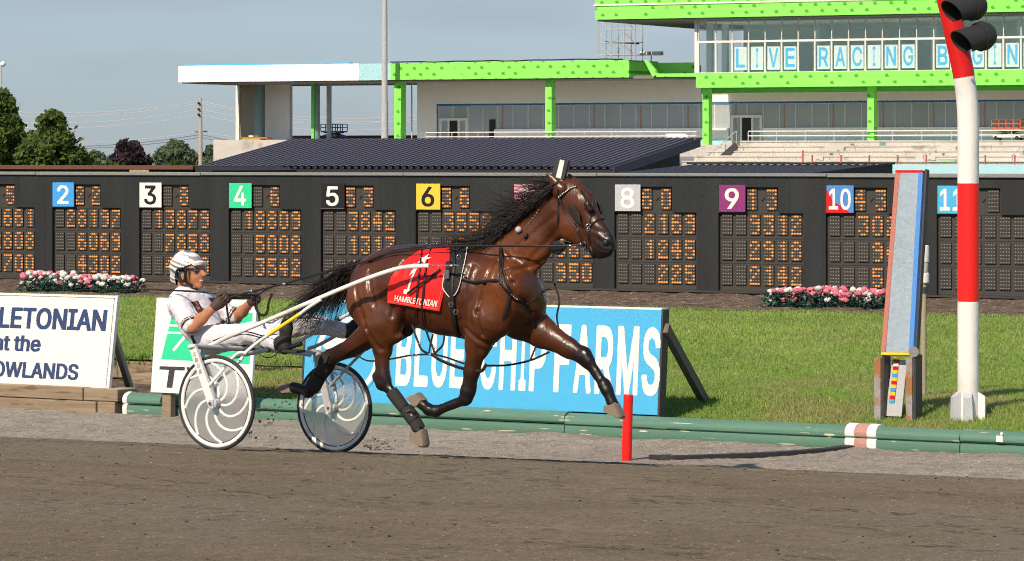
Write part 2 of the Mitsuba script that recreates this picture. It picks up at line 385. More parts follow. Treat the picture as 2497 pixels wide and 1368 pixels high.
Vd, Fd = grid(np.linspace(-8, SD + .02, 90), np.linspace(0.14, 3.95, 40), lambda a, b: LAWN - .09 + .07 * meshkit.fbm(np.stack([a * 3, b * 3, 0 * a], -1), 3, 2))
struct('planting_bed', trimesh.Trimesh(Vd, Fd, process=False), 'mat_mulch', RAIL, smooth=True)
Vm, Fm = grid(np.linspace(-14, 24, 330), np.linspace(-4.4, 0.1, 46), lambda a, b: LAWN + .0 + .09 * (meshkit.fbm(np.stack([a * 4, b * 4, 0 * a], -1), 4, 9) - .35) * sm_np(-4.4, -3.7, b) + .06 * sm_np(-3.5, 0, b))
struct('mulch_bed', trimesh.Trimesh(Vm, Fm, process=False), 'mat_mulch', BOARD, smooth=True)


def blades(S, Tt, h, wd, lean, col):
    n = len(S); a = rng.uniform(0, 2 * np.pi, n); z = lawn_z(S, Tt)
    b = np.stack([S, Tt, z], -1); side = np.stack([np.cos(a), np.sin(a), 0 * a], -1) * wd[:, None] / 2
    ld = rng.uniform(0, 2 * np.pi, n); tip = np.stack([np.cos(ld) * lean * h, np.sin(ld) * lean * h, h], -1)
    V = np.stack([b - side, b + side, b + tip * [.35, .35, .6] + side * .8, b + tip * [.35, .35, .6] - side * .8, b + tip], 1)
    Fq = np.array([[0, 1, 2], [0, 2, 3], [3, 2, 4]])
    return V.reshape(-1, 3), (Fq[None] + (np.arange(n) * 5)[:, None, None]).reshape(-1, 3), np.repeat(col, 5, 0)


def grass(S, Tt, h0, w0):
    p = RAIL.to(np.stack([S, Tt, 0 * S], -1)); q = BOARD.inv(p)
    keep = (q[:, 1] < -4.0) & ~((S < SD) & (Tt < 3.95)) & (np.abs(p[:, 0]) < p[:, 1] * .1387 + .4)
    S, Tt, p = S[keep], Tt[keep], p[keep]; n = len(S)
    a = meshkit.fbm(p * [.9, .45, 0], 3, 21); dry = sm_np(.46, .68, meshkit.fbm(p * [1.2, .8, 0], 3, 33)) * (.25 + .75 * sm_np(7, 1.0, Tt))
    g = np.array([.20, .335, .07]) * (1 - a[:, None]) + np.array([.36, .49, .13]) * a[:, None]
    g = g * (1 - .75 * dry[:, None]) + np.array([.42, .37, .18]) * .75 * dry[:, None]
    g *= rng.uniform(.65, 1.3, (n, 1)); st = rng.random(n) < .05; g[st] = [.38, .33, .18]
    h = h0 * rng.uniform(.55, 1.35, n) * (.7 + .6 * a)
    return blades(S, Tt, h, w0 * rng.uniform(.7, 1.3, n), rng.uniform(.1, .9, n), g)


nG = 380000
Yg = 31 + 36 * rng.random(nG) ** 1.25; Xg = Yg * rng.uniform(-.142, .142, nG); Sg = RAIL.inv(np.stack([Xg, Yg, 0 * Xg], -1)); kk = Sg[:, 1] > 3.2
Yn = 28.6 + 10.4 * rng.random(340000); Xn = Yn * rng.uniform(-.142, .142, 340000); Sn = RAIL.inv(np.stack([Xn, Yn, 0 * Xn], -1)); kn_ = (Sn[:, 1] > .15) & (Sn[:, 1] < 5)
out = [grass(Sn[kn_, 0], Sn[kn_, 1], .042, .006), grass(Sg[kk, 0], Sg[kk, 1], .04, .010),
       grass(rng.uniform(2.5, 14, 9000), .15 + .12 * rng.random(9000), .06, .006)]
S = rng.uniform(-1, 4.6, 2600); Tt = 3.9 - .5 * rng.random(2600) ** 2
off, vv, ff, cc = 0, [], [], []
for a, b, c in out:
    vv.append(a); ff.append(b + off); cc.append(c); off += len(a)
one('grass', 'mown green grass with straw patches between the rail and the odds board', 'grass', trimesh.Trimesh(RAIL.to(np.vstack(vv)), np.vstack(ff), process=False), 'mat_leaf', smooth=True, color=np.vstack(cc), kind='stuff')

# sleepers and weeds in the planting bed behind the left signs
tb = thing('timber_edging', 'weathered brown timber edging of the lawn behind the signs', 'edging')
for a, b, t, z0, z1 in ((-7, .2, 3.9, -.16, .03), (.22, SD, 3.86, -.16, .045), (-3, .6, 3.55, -.2, -.08), (.65, SD, 3.5, -.2, -.07)):
    part(tb, 'sleeper', box(a, b, t, t + .2, z0, z1, .015), 'mat_wood', RAIL)
S, Tt = rng.uniform(-4, SD, 1500), rng.uniform(2.2, 4.1, 1500); k = meshkit.noise(np.stack([S * 3, Tt * 3, 0 * S], -1)) > .55
Vw, Fw, Cw = blades(S[k], Tt[k], rng.uniform(.03, .1, k.sum()), rng.uniform(.006, .014, k.sum()), rng.uniform(.2, .9, k.sum()), np.array([[.07, .13, .03]]) * rng.uniform(.6, 1.4, (k.sum(), 1)))
one('weeds', 'sparse green weeds growing along the timber edging', 'weeds', trimesh.Trimesh(RAIL.to(Vw), Fw, process=False), 'mat_leaf', smooth=True, color=Cw, kind='stuff')

# ---------------------------------------------------------------- rail and timber at the track edge
rl = thing('track_rail', 'low rounded green painted wooden rail along the inner track edge', 'rail')
S0 = RAIL.s(300)
up = [(.02, -.103), (-.008, -.085), (-.012, -.06), (0, -.03), (.03, -.008), (.075, .004), (.12, 0), (.14, -.02), (.14, -.103)]
lo = [(.02, -.25), (-.006, -.2), (-.012, -.15), (-.006, -.117), (.02, -.11), (.14, -.11), (.14, -.25)]


def prof(pr, a, b, grow=0.0):
    g = Polygon(pr).buffer(grow) if grow else Polygon(pr)
    m = trimesh.creation.extrude_polygon(g, b - a, engine='earcut'); v = m.vertices.copy(); m.vertices = np.stack([a + v[:, 2], v[:, 0], v[:, 1]], 1)
    if np.linalg.det([[0, 0, 1], [1, 0, 0], [0, 1, 0]]) < 0: m.invert()
    return m


cuts = [S0, S0 + 2.2, S0 + 4.9, RAIL.s(2341), RAIL.s(2341) + 2.9]
for a, b in zip(cuts[:-1], cuts[1:]):
    dz = .006 * rng.normal()
    part(rl, 'upper_board', prof([(t, z + dz) for t, z in up], a + .004, b - .004), 'mat_rail', RAIL)
    part(rl, 'lower_board', prof([(t + .004, z) for t, z in lo], a + .004, b - .004), 'mat_rail', RAIL)
a, b = RAIL.s(2062), RAIL.s(2138); w = (b - a)
for (x0, x1, m_) in ((a, a + .3 * w, 'mat_paint'), (a + .3 * w + .001, a + .7 * w, 'mat_redworn'), (a + .7 * w + .001, b, 'mat_paint')):
    for pr, nm in ((up, 'painted_band'), (lo, 'painted_band')):
        part(rl, nm, prof([(t, z) for t, z in pr], x0, x1, .007), m_, RAIL)
part(rl, 'end_band', [prof(up, S0 + .004, S0 + .055, .006), prof(lo, S0 + .004, S0 + .055, .006)], 'mat_paint', RAIL)
q = RAIL.L(2440, 1072); part(rl, 'small_label', box(q[0] - .03, q[0] + .03, -.024, -.01, -.085, -.035), 'mat_white', RAIL)
q = RAIL.L(2443, 1056); part(rl, 'bolt_head', ball((q[0], -.004, -.02), .014, 1), 'mat_white', RAIL)
tw = thing('timber_step', 'tan timber beams under the white lettered sign at the track edge', 'timber')
e = RAIL.s(288)
for z0, z1, a, b, t in ((-.085, .035, -7, e - .42, -.02), (-.085, .03, e - .41, e, -.012), (-.22, -.092, -7, e - .25, -.03), (-.22, -.09, e - .24, e - .03, -.015)):
    part(tw, 'plank', box(a, b, t, t + .3, z0, z1, .006), 'mat_wood', RAIL)

# ---------------------------------------------------------------- the three signs
def sign_frame(px0, px1, yb, yt, t, lean, thick):
    """Local box of a leaning board: returns a map (s, depth, z) -> RAIL coordinates."""
    a, b = RAIL.s(px0, t), RAIL.s(px1, t); xm = (px0 + px1) / 2
    z0, z1 = RAIL.z(xm, yb, t), RAIL.z(xm, yt, t)

    def f(m):
        m = cat(m).copy(); v = m.vertices; m.vertices = np.stack([v[:, 0], v[:, 1] + t + (v[:, 2] - z0) / (z1 - z0) * lean, v[:, 2]], 1); return m
    return a, b, z0, z1, f


# white lettered sign, left
sg = thing('lettered_sign', 'cream board with navy lettering leaning above tan timber beams', 'sign')
a, b, z0, z1, f = sign_frame(-560, 262, 943, 712, .1, .14, .03)
yz = lambda y: RAIL.z(200, y, .1)
zb = lambda y, x=140: z0 + (z1 - z0) * (RAIL.z(x, y, .1) - RAIL.z(x, 954.5, .1)) / (RAIL.z(x, 723.5, .1) - RAIL.z(x, 954.5, .1))
part(sg, 'board', f(box(a, b, 0, .03, z0, z1, .003)), 'mat_cream', RAIL)
bd = .018
part(sg, 'border_line', f([box(a + bd, b - bd, -.002, 0, z1 - .026, z1 - .02), box(a + bd, b - bd, -.002, 0, z0 + .02, z0 + .026), box(b - .028, b - .022, -.002, 0, z0 + .026, z1 - .026)]), 'mat_navy', RAIL)
part(sg, 'edge_trim', f(box(b + .001, b + .014, -.004, .034, z0 - .004, z1 + .004)), 'mat_white', RAIL)
sx = lambda px: RAIL.s(px, .1)
wl = (sx(242) - sx(-18)) / 7.6 * 12.0
part(sg, 'lettering', f(words('HAMBLETONIAN', sx(242) - wl, sx(242), zb(808, 120), zb(757, 120), -.0005, .003, heavy=.006)), 'mat_navy', RAIL, smooth=False)
part(sg, 'lettering', f(words('at the', sx(88) - .58, sx(88), zb(862, 60), zb(824, 60), -.0005, .003, heavy=.005)), 'mat_navy', RAIL, smooth=False)
part(sg, 'lettering', f(words('MEADOWLANDS', sx(186) - (sx(186) - sx(-14)) / 6.7 * 10.9, sx(186), zb(925, 95), zb(887, 95), -.0005, .003, heavy=.005)), 'mat_navy', RAIL, smooth=False)
part(sg, 'brace', beam(RAIL.L(272, 800, .22), RAIL.L(318, 950, 1.1), .05, .09), 'mat_tan', RAIL)

# white and green logo sign
sg = thing('logo_sign', 'white board with a green slanted panel and black letters on a wooden post', 'sign')
a, b, z0, z1, f = sign_frame(367, 612, 962, 730, -.16, .09, .03); t = -.16
part(sg, 'board', f(box(a, b, 0, .03, z0, z1, .003)), 'mat_white', RAIL)
ss = lambda px: RAIL.s(px, t); zz = lambda py, px=480: z0 + (z1 - z0) * (962 - py) / 232.0
g = Polygon([(ss(408), zz(768)), (ss(604), zz(760)), (ss(604), zz(885)), (ss(388), zz(880))])
cuts_ = unary_union([sbox(ss(380), zz(799), ss(470), zz(794)), sbox(ss(380), zz(817), ss(434), zz(812)), Polygon([(ss(413), zz(856)), (ss(419), zz(860)), (ss(452), zz(815)), (ss(446), zz(811))])])
part(sg, 'green_panel', f(extr(g.difference(cuts_), -.003, -.0005)), 'mat_emerald', RAIL, smooth=False)
part(sg, 'green_panel', f(extr(Polygon([(ss(560), zz(756)), (ss(600), zz(754)), (ss(598), zz(744)), (ss(562), zz(746))]), -.003, -.0005)), 'mat_emerald', RAIL, smooth=False)
part(sg, 'lettering', f(words('TV', ss(384), ss(520), zz(949), zz(897), -.0005, .003, skew=.02)), 'mat_char', RAIL, smooth=False)
q = RAIL.s(405, -.13); part(sg, 'post', box(q - .05, q + .05, -.125, -.055, -.24, z0 + .3), 'mat_wood', RAIL)
part(sg, 'post', box(RAIL.s(585, -.1) - .05, RAIL.s(585, -.1) + .05, -.125, -.055, -.24, z0 + .3), 'mat_wood', RAIL)
part(sg, 'brace', beam((q, -.02, .3), (q + .1, .75, -.12), .05, .08), 'mat_wood', RAIL)

# large blue sign
sg = thing('blue_sign', 'wide bright blue board with tall white capitals standing behind the rail', 'sign')
a, b, z0, z1, f = sign_frame(738, 1603, 995, 745, .17, .07, .09); t = .17
zr = RAIL.z(1613, 1013, t); zt = RAIL.z(1620, 757, t); z0, z1 = zr, zt
part(sg, 'panel', f(box(a, b, 0, .02, z0, z1, .002)), 'mat_cyan', RAIL)
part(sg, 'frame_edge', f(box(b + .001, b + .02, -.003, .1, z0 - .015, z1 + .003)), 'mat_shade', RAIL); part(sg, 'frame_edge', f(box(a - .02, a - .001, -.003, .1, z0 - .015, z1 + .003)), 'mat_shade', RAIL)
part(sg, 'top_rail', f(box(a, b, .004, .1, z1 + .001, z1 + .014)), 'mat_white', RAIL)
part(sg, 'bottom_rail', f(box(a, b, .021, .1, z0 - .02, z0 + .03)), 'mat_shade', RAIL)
xs_ = lambda px: RAIL.s(px, t)
zl, zh = z0 + (z1 - z0) * .18, z0 + (z1 - z0) * .835
for txt, p0, p1 in (('BLUE', 962, 1128), ('CHIP', 1166, 1328), ('FARMS', 1347, 1606)):
    wd_ = [1.18 if ch == 'M' else .42 if ch == 'I' else .9 if ch in 'LEF' else 1.0 for ch in txt]; gap = .20; k_ = (xs_(p1) - xs_(p0)) / (sum(wd_) + gap * (len(txt) - 1)); x_ = xs_(p0)
    for ch, w_ in zip(txt, wd_):
        part(sg, 'letter', f(words(ch, x_ + .006, x_ + w_ * k_ - .006, zl, zh, -.0005, .003, heavy=.006)), 'mat_white', RAIL, smooth=False); x_ += (w_ + gap) * k_
cx, cz, R = xs_(842), z0 + (z1 - z0) * .46, (z1 - z0) * .42
for r1, r0, m_ in ((R, R * .985, 'mat_navy'), (R * .93, R * .80, 'mat_white')):
    part(sg, 'ring_logo', f(extr(Point(cx, cz).buffer(r1, 24).difference(Point(cx, cz).buffer(r0, 24)), -.003, -.0005)), m_, RAIL)
part(sg, 'ring_logo', f(extr(affinity.scale(Point(cx - .1, cz + .1).buffer(R * .3, 16), 1.6, .6), -.003, -.0005)), 'mat_white', RAIL)
part(sg, 'brace', beam(RAIL.L(1622, 800, .25), RAIL.L(1722, 985, 1.35), .06, .09), 'mat_greywood', RAIL)
part(sg, 'brace', beam((xs_(1100), .25, .55), (xs_(1100) + .15, 1.35, -.12), .06, .09), 'mat_shade', RAIL)

# ---------------------------------------------------------------- finish pole, mirror stand, pipe, pylon, cable cover
fp = thing('finish_pole', 'tall red and white striped pole that arches over the track', 'pole')
B0 = on_lawn(2361, 1022); d0 = B0[1]; B0 = B0 - [0, 0, .04]; over = -.6 * RAIL.w - .8 * RAIL.u
path = [B0 + [0, 0, z] for z in np.linspace(0, 2.5, 12)]
Rb = 2.6
for a_ in np.linspace(0.02, .215, 14): path.append(B0 + [0, 0, 2.5 + Rb * math.sin(a_)] + over * Rb * (1 - math.cos(a_)))
for q_ in np.linspace(.1, 2.4, 14): path.append(B0 + [0, 0, 2.5 + Rb * math.sin(.215) + q_ * math.cos(.215)] + over * (Rb * (1 - math.cos(.215)) + q_ * math.sin(.215)))
path = np.array(path); RP = .091
zcut = [HC - (y - HY) * d0 / F for y in (735, 447, 188)]


def seg(zlo, zhi):
    i = (path[:, 2] > zlo + .01) & (path[:, 2] < zhi - .01); q = list(path[i])
    ip = lambda z: np.array([np.interp(z, path[:, 2], path[:, k]) for k in range(3)])
    return np.array(([ip(zlo)] if zlo > path[0, 2] else []) + q + ([ip(zhi)] if zhi < path[-1, 2] else []))


lv = [-1] + zcut + [9]
for k, m_ in enumerate(('mat_paint', 'mat_hotred', 'mat_paint', 'mat_red')):
    part(fp, ('white_band', 'red_band')[k % 2], tube(seg(lv[k], lv[k + 1] - .001), RP + .0015 * (k % 2), 24), m_, smooth=50)
bq = WORLD
for ang, m_ in ((195, 'mat_silver'), (262, 'mat_silver'), (345, 'mat_paint'), (110, 'mat_silver')):
    a_ = math.radians(ang); dv = np.array([math.cos(a_), math.sin(a_), 0]); sd = np.array([-dv[1], dv[0], 0]) * .038
    c0 = B0 + [0, 0, .03] + dv * (RP - .005); c1 = c0 + dv * .06
    part(fp, 'base_gusset', trimesh.convex.convex_hull(np.array([c0 - sd, c0 + sd, c1 - sd * 1.15, c1 + sd * 1.15, c0 - sd + [0, 0, .24], c0 + sd + [0, 0, .24], c1 + sd * .8 + [0, 0, .2], c1 - sd * .8 + [0, 0, .2]])), m_)
for (x, y) in ((2310, 32), (2333, 106)):
    dS = d0 - .55; c0 = np.array([(x - CX) / F * dS, dS, HC - (y - HY) * dS / F]); ax = np.array([.80, .52, .23]); ax /= np.linalg.norm(ax)
    side = np.cross(ax, [0, 0, 1]); side /= np.linalg.norm(side); upv = np.cross(side, ax); R = .108; Vv, Ff = [], []
    angs = np.linspace(math.radians(-58), math.radians(238), 29)
    for rr in (R, R - .006):
        for e0, e1 in ((0, .30),):
            for j, al in enumerate(angs):
                rim = side * math.cos(al) * rr + upv * math.sin(al) * rr
                Vv.append(c0 + rim + ax * (.05 - .05 * math.sin(al))); Vv.append(c0 + rim + ax * e1)
    nA = len(angs)
    for o in (0, 2 * nA):
        for j in range(nA - 1):
            q = o + 2 * j; Ff += [[q, q + 1, q + 3], [q, q + 3, q + 2]]
    for j in range(nA - 1): Ff += [[2 * j, 2 * j + 2, 2 * nA + 2 * j + 2], [2 * j, 2 * nA + 2 * j + 2, 2 * nA + 2 * j]]
    hood = trimesh.Trimesh(np.array(Vv), np.array(Ff), process=False)
    sl = part(fp, 'signal_light', tube([c0 + ax * .24, c0 + ax * .30, c0 + ax * .36, c0 + ax * .39], [R * 1.12, R * 1.15, R * .9, R * .5], 20), 'mat_rubber', smooth=40)
    part(sl, 'hood', hood, 'mat_rubber', smooth=40); part(sl, 'lens', tube([c0 + ax * .21, c0 + ax * .24], [R * .9, R * .9], 20), 'mat_black')
    part(sl, 'bracket', beam(c0 + ax * .3 - upv * .02, c0 + ax * .3 - side * .05 + [-.12, .1, -.06], .04, .04), 'mat_rubber')

ms = thing('mirror_stand', 'leaning galvanised mirror panel with red and blue edges on rusty posts', 'finish mirror')
tM = RAIL.inv(on_lawn(2189, 1026))[1]
bl_, br_ = RAIL.L(2160, 859, tM), RAIL.L(2216, 859, tM); tr_, tl_ = RAIL.L(2240, 421, tM + .36), RAIL.L(2193, 421, tM + .36)
nrm = np.array([0, 1, -.2]) * .05
part(ms, 'mirror_panel', quadbox([bl_, br_, tr_, tl_], nrm), 'mat_galv', RAIL, smooth=False)
strip = lambda p, q, dp, m_, nm: part(ms, nm, quadbox([p, q, q + dp, p + dp], nrm * 1.3), m_, RAIL, smooth=False)
o_ = np.array([0, -.006, 0])
strip(bl_ + o_ - [.042, 0, 0], tl_ + o_ - [.036, 0, 0], np.array([.040, 0, 0]), 'mat_lipink', 'red_edge')
strip(br_ + o_ + [.001, 0, 0], tr_ + o_ + [.001, 0, 0], np.array([.042, 0, 0]), 'mat_sblue', 'blue_edge')
part(ms, 'red_top_edge', quadbox([tl_ + o_ + [-.036, 0, .001], tr_ + o_ + [.04, 0, .001], tr_ + o_ + [.04, 0, .022], tl_ + o_ + [-.036, 0, .022]], nrm * 1.3), 'mat_red', RAIL)
part(ms, 'yellow_lip', quadbox([bl_ + o_ + [-.042, 0, -.022], br_ + o_ + [.042, 0, -.022], br_ + o_ + [.042, 0, -.001], bl_ + o_ + [-.042, 0, -.001]], nrm * 1.3), 'mat_yellow', RAIL)
part(ms, 'back_channel', quadbox([br_ + [.044, .03, -.05], br_ + [.056, .03, -.05], tr_ + [.064, .03, .03], tr_ + [.044, .03, .03]], nrm * 1.0), 'mat_char', RAIL)
for px, wd in ((2142, 15), (2219, 15)):
    q0, q1 = RAIL.L(px - wd / 2, 1040, tM), RAIL.L(px + wd / 2, 872, tM)
    part(ms, 'rusty_post', box(q0[0], q1[0], tM - .02, tM + .005, -.16, q1[2]), 'mat_rust', RAIL)
    part(ms, 'post_web', box(q1[0] + .001, q1[0] + .022, tM + .008, tM + .13, -.16, q1[2] + .02), 'mat_char', RAIL)
q0, q1 = RAIL.L(2160, 1014, tM + .06), RAIL.L(2212, 878, tM + .12)
part(ms, 'lower_panel', quadbox([(q0[0], tM + .05, q0[2]), (q1[0] - .02, tM + .05, q0[2]), (q1[0], tM + .12, q1[2]), (q0[0] + .03, tM + .12, q1[2])], (0, .02, 0)), 'mat_lgrey', RAIL)
cols = ['mat_red', 'mat_cream', 'mat_red', 'mat_ochre', 'mat_blue', 'mat_ochre', 'mat_red', 'mat_ochre', 'mat_blue', 'mat_ochre', 'mat_red', 'mat_cyan']
ye = np.linspace(876, 982, 13)
for k, m_ in enumerate(cols):
    za, zb_ = RAIL.z(2180, ye[k], tM + .07), RAIL.z(2180, ye[k + 1], tM + .07); f0 = (za - q0[2]) / (q1[2] - q0[2]); x0 = RAIL.s(2181 - k * .45, tM + .07)
    tt = tM + .05 + .07 * f0 - .012
    part(ms, 'colour_patch', box(x0 - .024, x0 + .024, tt - .004, tt, zb_ + .001, za - .001), m_, RAIL)
part(ms, 'hinge_plate', tube([RAIL.L(2228, 858, tM - .01), RAIL.L(2228, 858, tM + .05)], [.045, .045], 16), 'mat_grey', RAIL)

bp_ = on_lawn(2252, 972); dP = bp_[1]; bp_ = bp_ - [0, 0, .03]; hz = lambda y: HC - (y - HY) * dP / F
pp = thing('pipe_post', 'grey pipe post with pale capped cylinders on top behind the mirror', 'post')
part(pp, 'pipe', tube([bp_, bp_ * [1, 1, 0] + [0, 0, hz(688)]], [.026, .026], 14), 'mat_tan', smooth=50)
for y0, y1, r in ((640, 598, .05), (664, 641, .042), (690, 665, .05)): part(pp, 'capped_cylinder', tube([bp_ * [1, 1, 0] + [0, 0, hz(y0)], bp_ * [1, 1, 0] + [0, 0, hz(y0) + .01], bp_ * [1, 1, 0] + [0, 0, hz(y1) - .01], bp_ * [1, 1, 0] + [0, 0, hz(y1)]], [r * .9, r, r, r * .9], 18), 'mat_white' if y0 != 664 else 'mat_lgrey', smooth=50)
part(pp, 'strap', tube([bp_ * [1, 1, 0] + [0, 0, hz(715)], bp_ * [1, 1, 0] + [0, 0, hz(700)]], [.034, .034], 12), 'mat_char')
part(pp, 'base_clamp', tube([bp_, bp_ + [0, 0, .06]], [.05, .05], 12), 'mat_rust')

dY = 29.4; s1 = lambda x, y, d: np.array([(x - CX) / F * d, d, HC - (y - HY) * d / F])
py0, py1 = s1(1527.5, 1124, dY), s1(1532, 962, dY); py0[2] -= .03
py0 = py0 * 1.0
one('marker_pylon', 'slim bright red plastic marker post standing beside the track edge', 'marker post', tube([py0, py0 + (py1 - py0) * .985, py1], [.041, .039, .034], 20), 'mat_hotred', smooth=50)

pts = []
for x, y in ((1585, 1119), (1640, 1121), (1760, 1117), (1880, 1112), (1990, 1104), (2050, 1097), (2090, 1090)):
    d = F * (HC + .2) / (y - HY); pts.append([(x - CX) / F * d, d, -.19])
pts = np.array(pts); V_, F_ = [], []
sp = spline(pts, 48)
tn = np.gradient(sp, axis=0); tn[:, 2] = 0; tn /= np.linalg.norm(tn, axis=1, keepdims=True); sd = np.stack([-tn[:, 1], tn[:, 0], 0 * tn[:, 0]], 1)
wdt = np.linspace(.05, .16, len(sp))[:, None]
prf = [(-.5, -.01), (-.48, .022), (.1, .026), (.5, -.01)]
for k, (o, zz_) in enumerate(prf): V_.append(sp + sd * o * wdt + [0, 0, zz_])
V_ = np.concatenate(V_); L = len(sp)
for k in range(len(prf)):
    a_, b_ = k * L, ((k + 1) % len(prf)) * L
    for i in range(L - 1): F_ += [[a_ + i, a_ + i + 1, b_ + i + 1], [a_ + i, b_ + i + 1, b_ + i]]
F_ += [[0, L, 2 * L], [0, 2 * L, 3 * L], [L - 1, 3 * L - 1, 2 * L - 1], [L - 1, 4 * L - 1, 3 * L - 1]]
one('cable_cover', 'flat curved black rubber cable cover lying on the grey gravel', 'cable cover', trimesh.Trimesh(V_, np.array(F_), process=False), 'mat_rubber', smooth=30)

# ---------------------------------------------------------------- odds board
bd_ = thing('odds_board', 'long black outdoor odds board with numbered panels of orange lamp digits', 'scoreboard')
FONT = {'0': '.XX.X..XX..XX..XX..X.XX.', '1': '..X..XX...X...X...X...X.', '2': '.XX.X..X..X..X..X...XXXX', '3': 'XXXX...X..X....XX..X.XX.', '4': '..X..XX.X.X.XXXX..X...X.', '5': 'XXXXX...XXX....XX..X.XX.',
        '6': '.XX.X...XXX.X..XX..X.XX.', '7': 'XXXX...X..X..X..X...X...', '8': '.XX.X..X.XX.X..XX..X.XX.', '9': '.XX.X..X.XXX...X...X.XX.', ' ': '.' * 24}
ROWS = {1: ('15', '  1661', '  2808', '  1700'), 2: ('22', ' 28197', '  6069', '  4302'), 3: (' 8', ' 13879', '  7858', '  4688'), 4: (' 6', ' 18809', '  5008', '  3542'), 5: ('53', '  3842', '  1317', '  1964'),
        6: ('36', '  3552', '  1208', '   871'), 7: ('27', '  4075', '  1689', '   950'), 8: ('60', '  2169', '  1245', '   225'), 9: ('13', '  9312', '  2918', '  2142'), 10: ('43', '  3021', '   948', '   512'), 11: ('  ', '      ', '      ', '      ')}
SIGN = {1: ('mat_red', 'mat_white', 'red'), 2: ('mat_blue', 'mat_white', 'blue'), 3: ('mat_white', 'mat_black', 'white'), 4: ('mat_emerald', 'mat_white', 'green'), 5: ('mat_black', 'mat_white', 'black'), 6: ('mat_ochre', 'mat_black', 'amber'), 7: ('mat_pink', 'mat_whiteb', 'pink'),
        8: ('mat_silver', 'mat_whiteb', 'grey'), 9: ('mat_purple', 'mat_white', 'purple'), 10: ('mat_sblue', 'mat_white', 'red and blue'), 11: ('mat_cyan', 'mat_white', 'light blue')}
bs = BOARD.s; bz = lambda y: BOARD.z(1560, y)
PITCH = (bs(2014) - bs(130)) / 8.0; S2 = bs(130); q8 = lambda px: bs(px) - (S2 + 6 * PITCH) - (bs(1499) - (S2 + 6 * PITCH))
zT, zP0 = BOARD.z(1000, 421), BOARD.z(1500, 703)
holes = []
for k in range(1, 12):
    s0 = S2 + (k - 2) * PITCH
    holes.append(unary_union([sbox(s0 + q8(1503), zP0, s0 + q8(1703), bz(517)), sbox(s0 + q8(1562), bz(520), s0 + q8(1644), bz(455))]))
sL, sR = S2 - 2.1 * PITCH, S2 + 9.9 * PITCH + .3
part(bd_, 'facing', extr(sbox(sL, zP0, sR, zT - .06).difference(unary_union(holes)), -.075, 0), 'mat_board', BOARD, smooth=False)
part(bd_, 'body', box(sL, sR, .045, .7, LAWN - .1, zT - .06), 'mat_shedwall', BOARD)
part(bd_, 'back_sheet', box(sL, sR, .002, .044, zP0, zT - .065), 'mat_recess', BOARD)
e = sL
while e < sR:
    e2 = min(sR, e + 3.7 + .8 * rng.random()); part(bd_, 'coping', box(e, e2 - .01, -.13, .75, zT - .058 + .006 * rng.normal(), zT, .008), 'mat_coping', BOARD); e = e2
part(bd_, 'sill', box(sL, sR, -.12, 0.0, zP0 - .035, zP0 - .003), 'mat_recess', BOARD)
e = sL
while e < sR:
    e2 = min(sR, e + 2.3); part(bd_, 'footing_panel', box(e, e2 - .012, -.06, .04, LAWN - .1, zP0 - .038), 'mat_char', BOARD); e = e2
sq = lambda r0, d: trimesh.creation.icosphere(subdivisions=1)
bulb = trimesh.creation.icosphere(subdivisions=1, radius=1.0)
zr = [(bz(570), bz(521)), (bz(631), bz(583)), (bz(691), bz(643))]; zo = (bz(511), bz(459))
mw = q8(1529) - q8(1503); xm0 = [q8(1508.5 + 32.7 * i) for i in range(6)]; xo = [q8(1567), q8(1614)]; ob = bulb
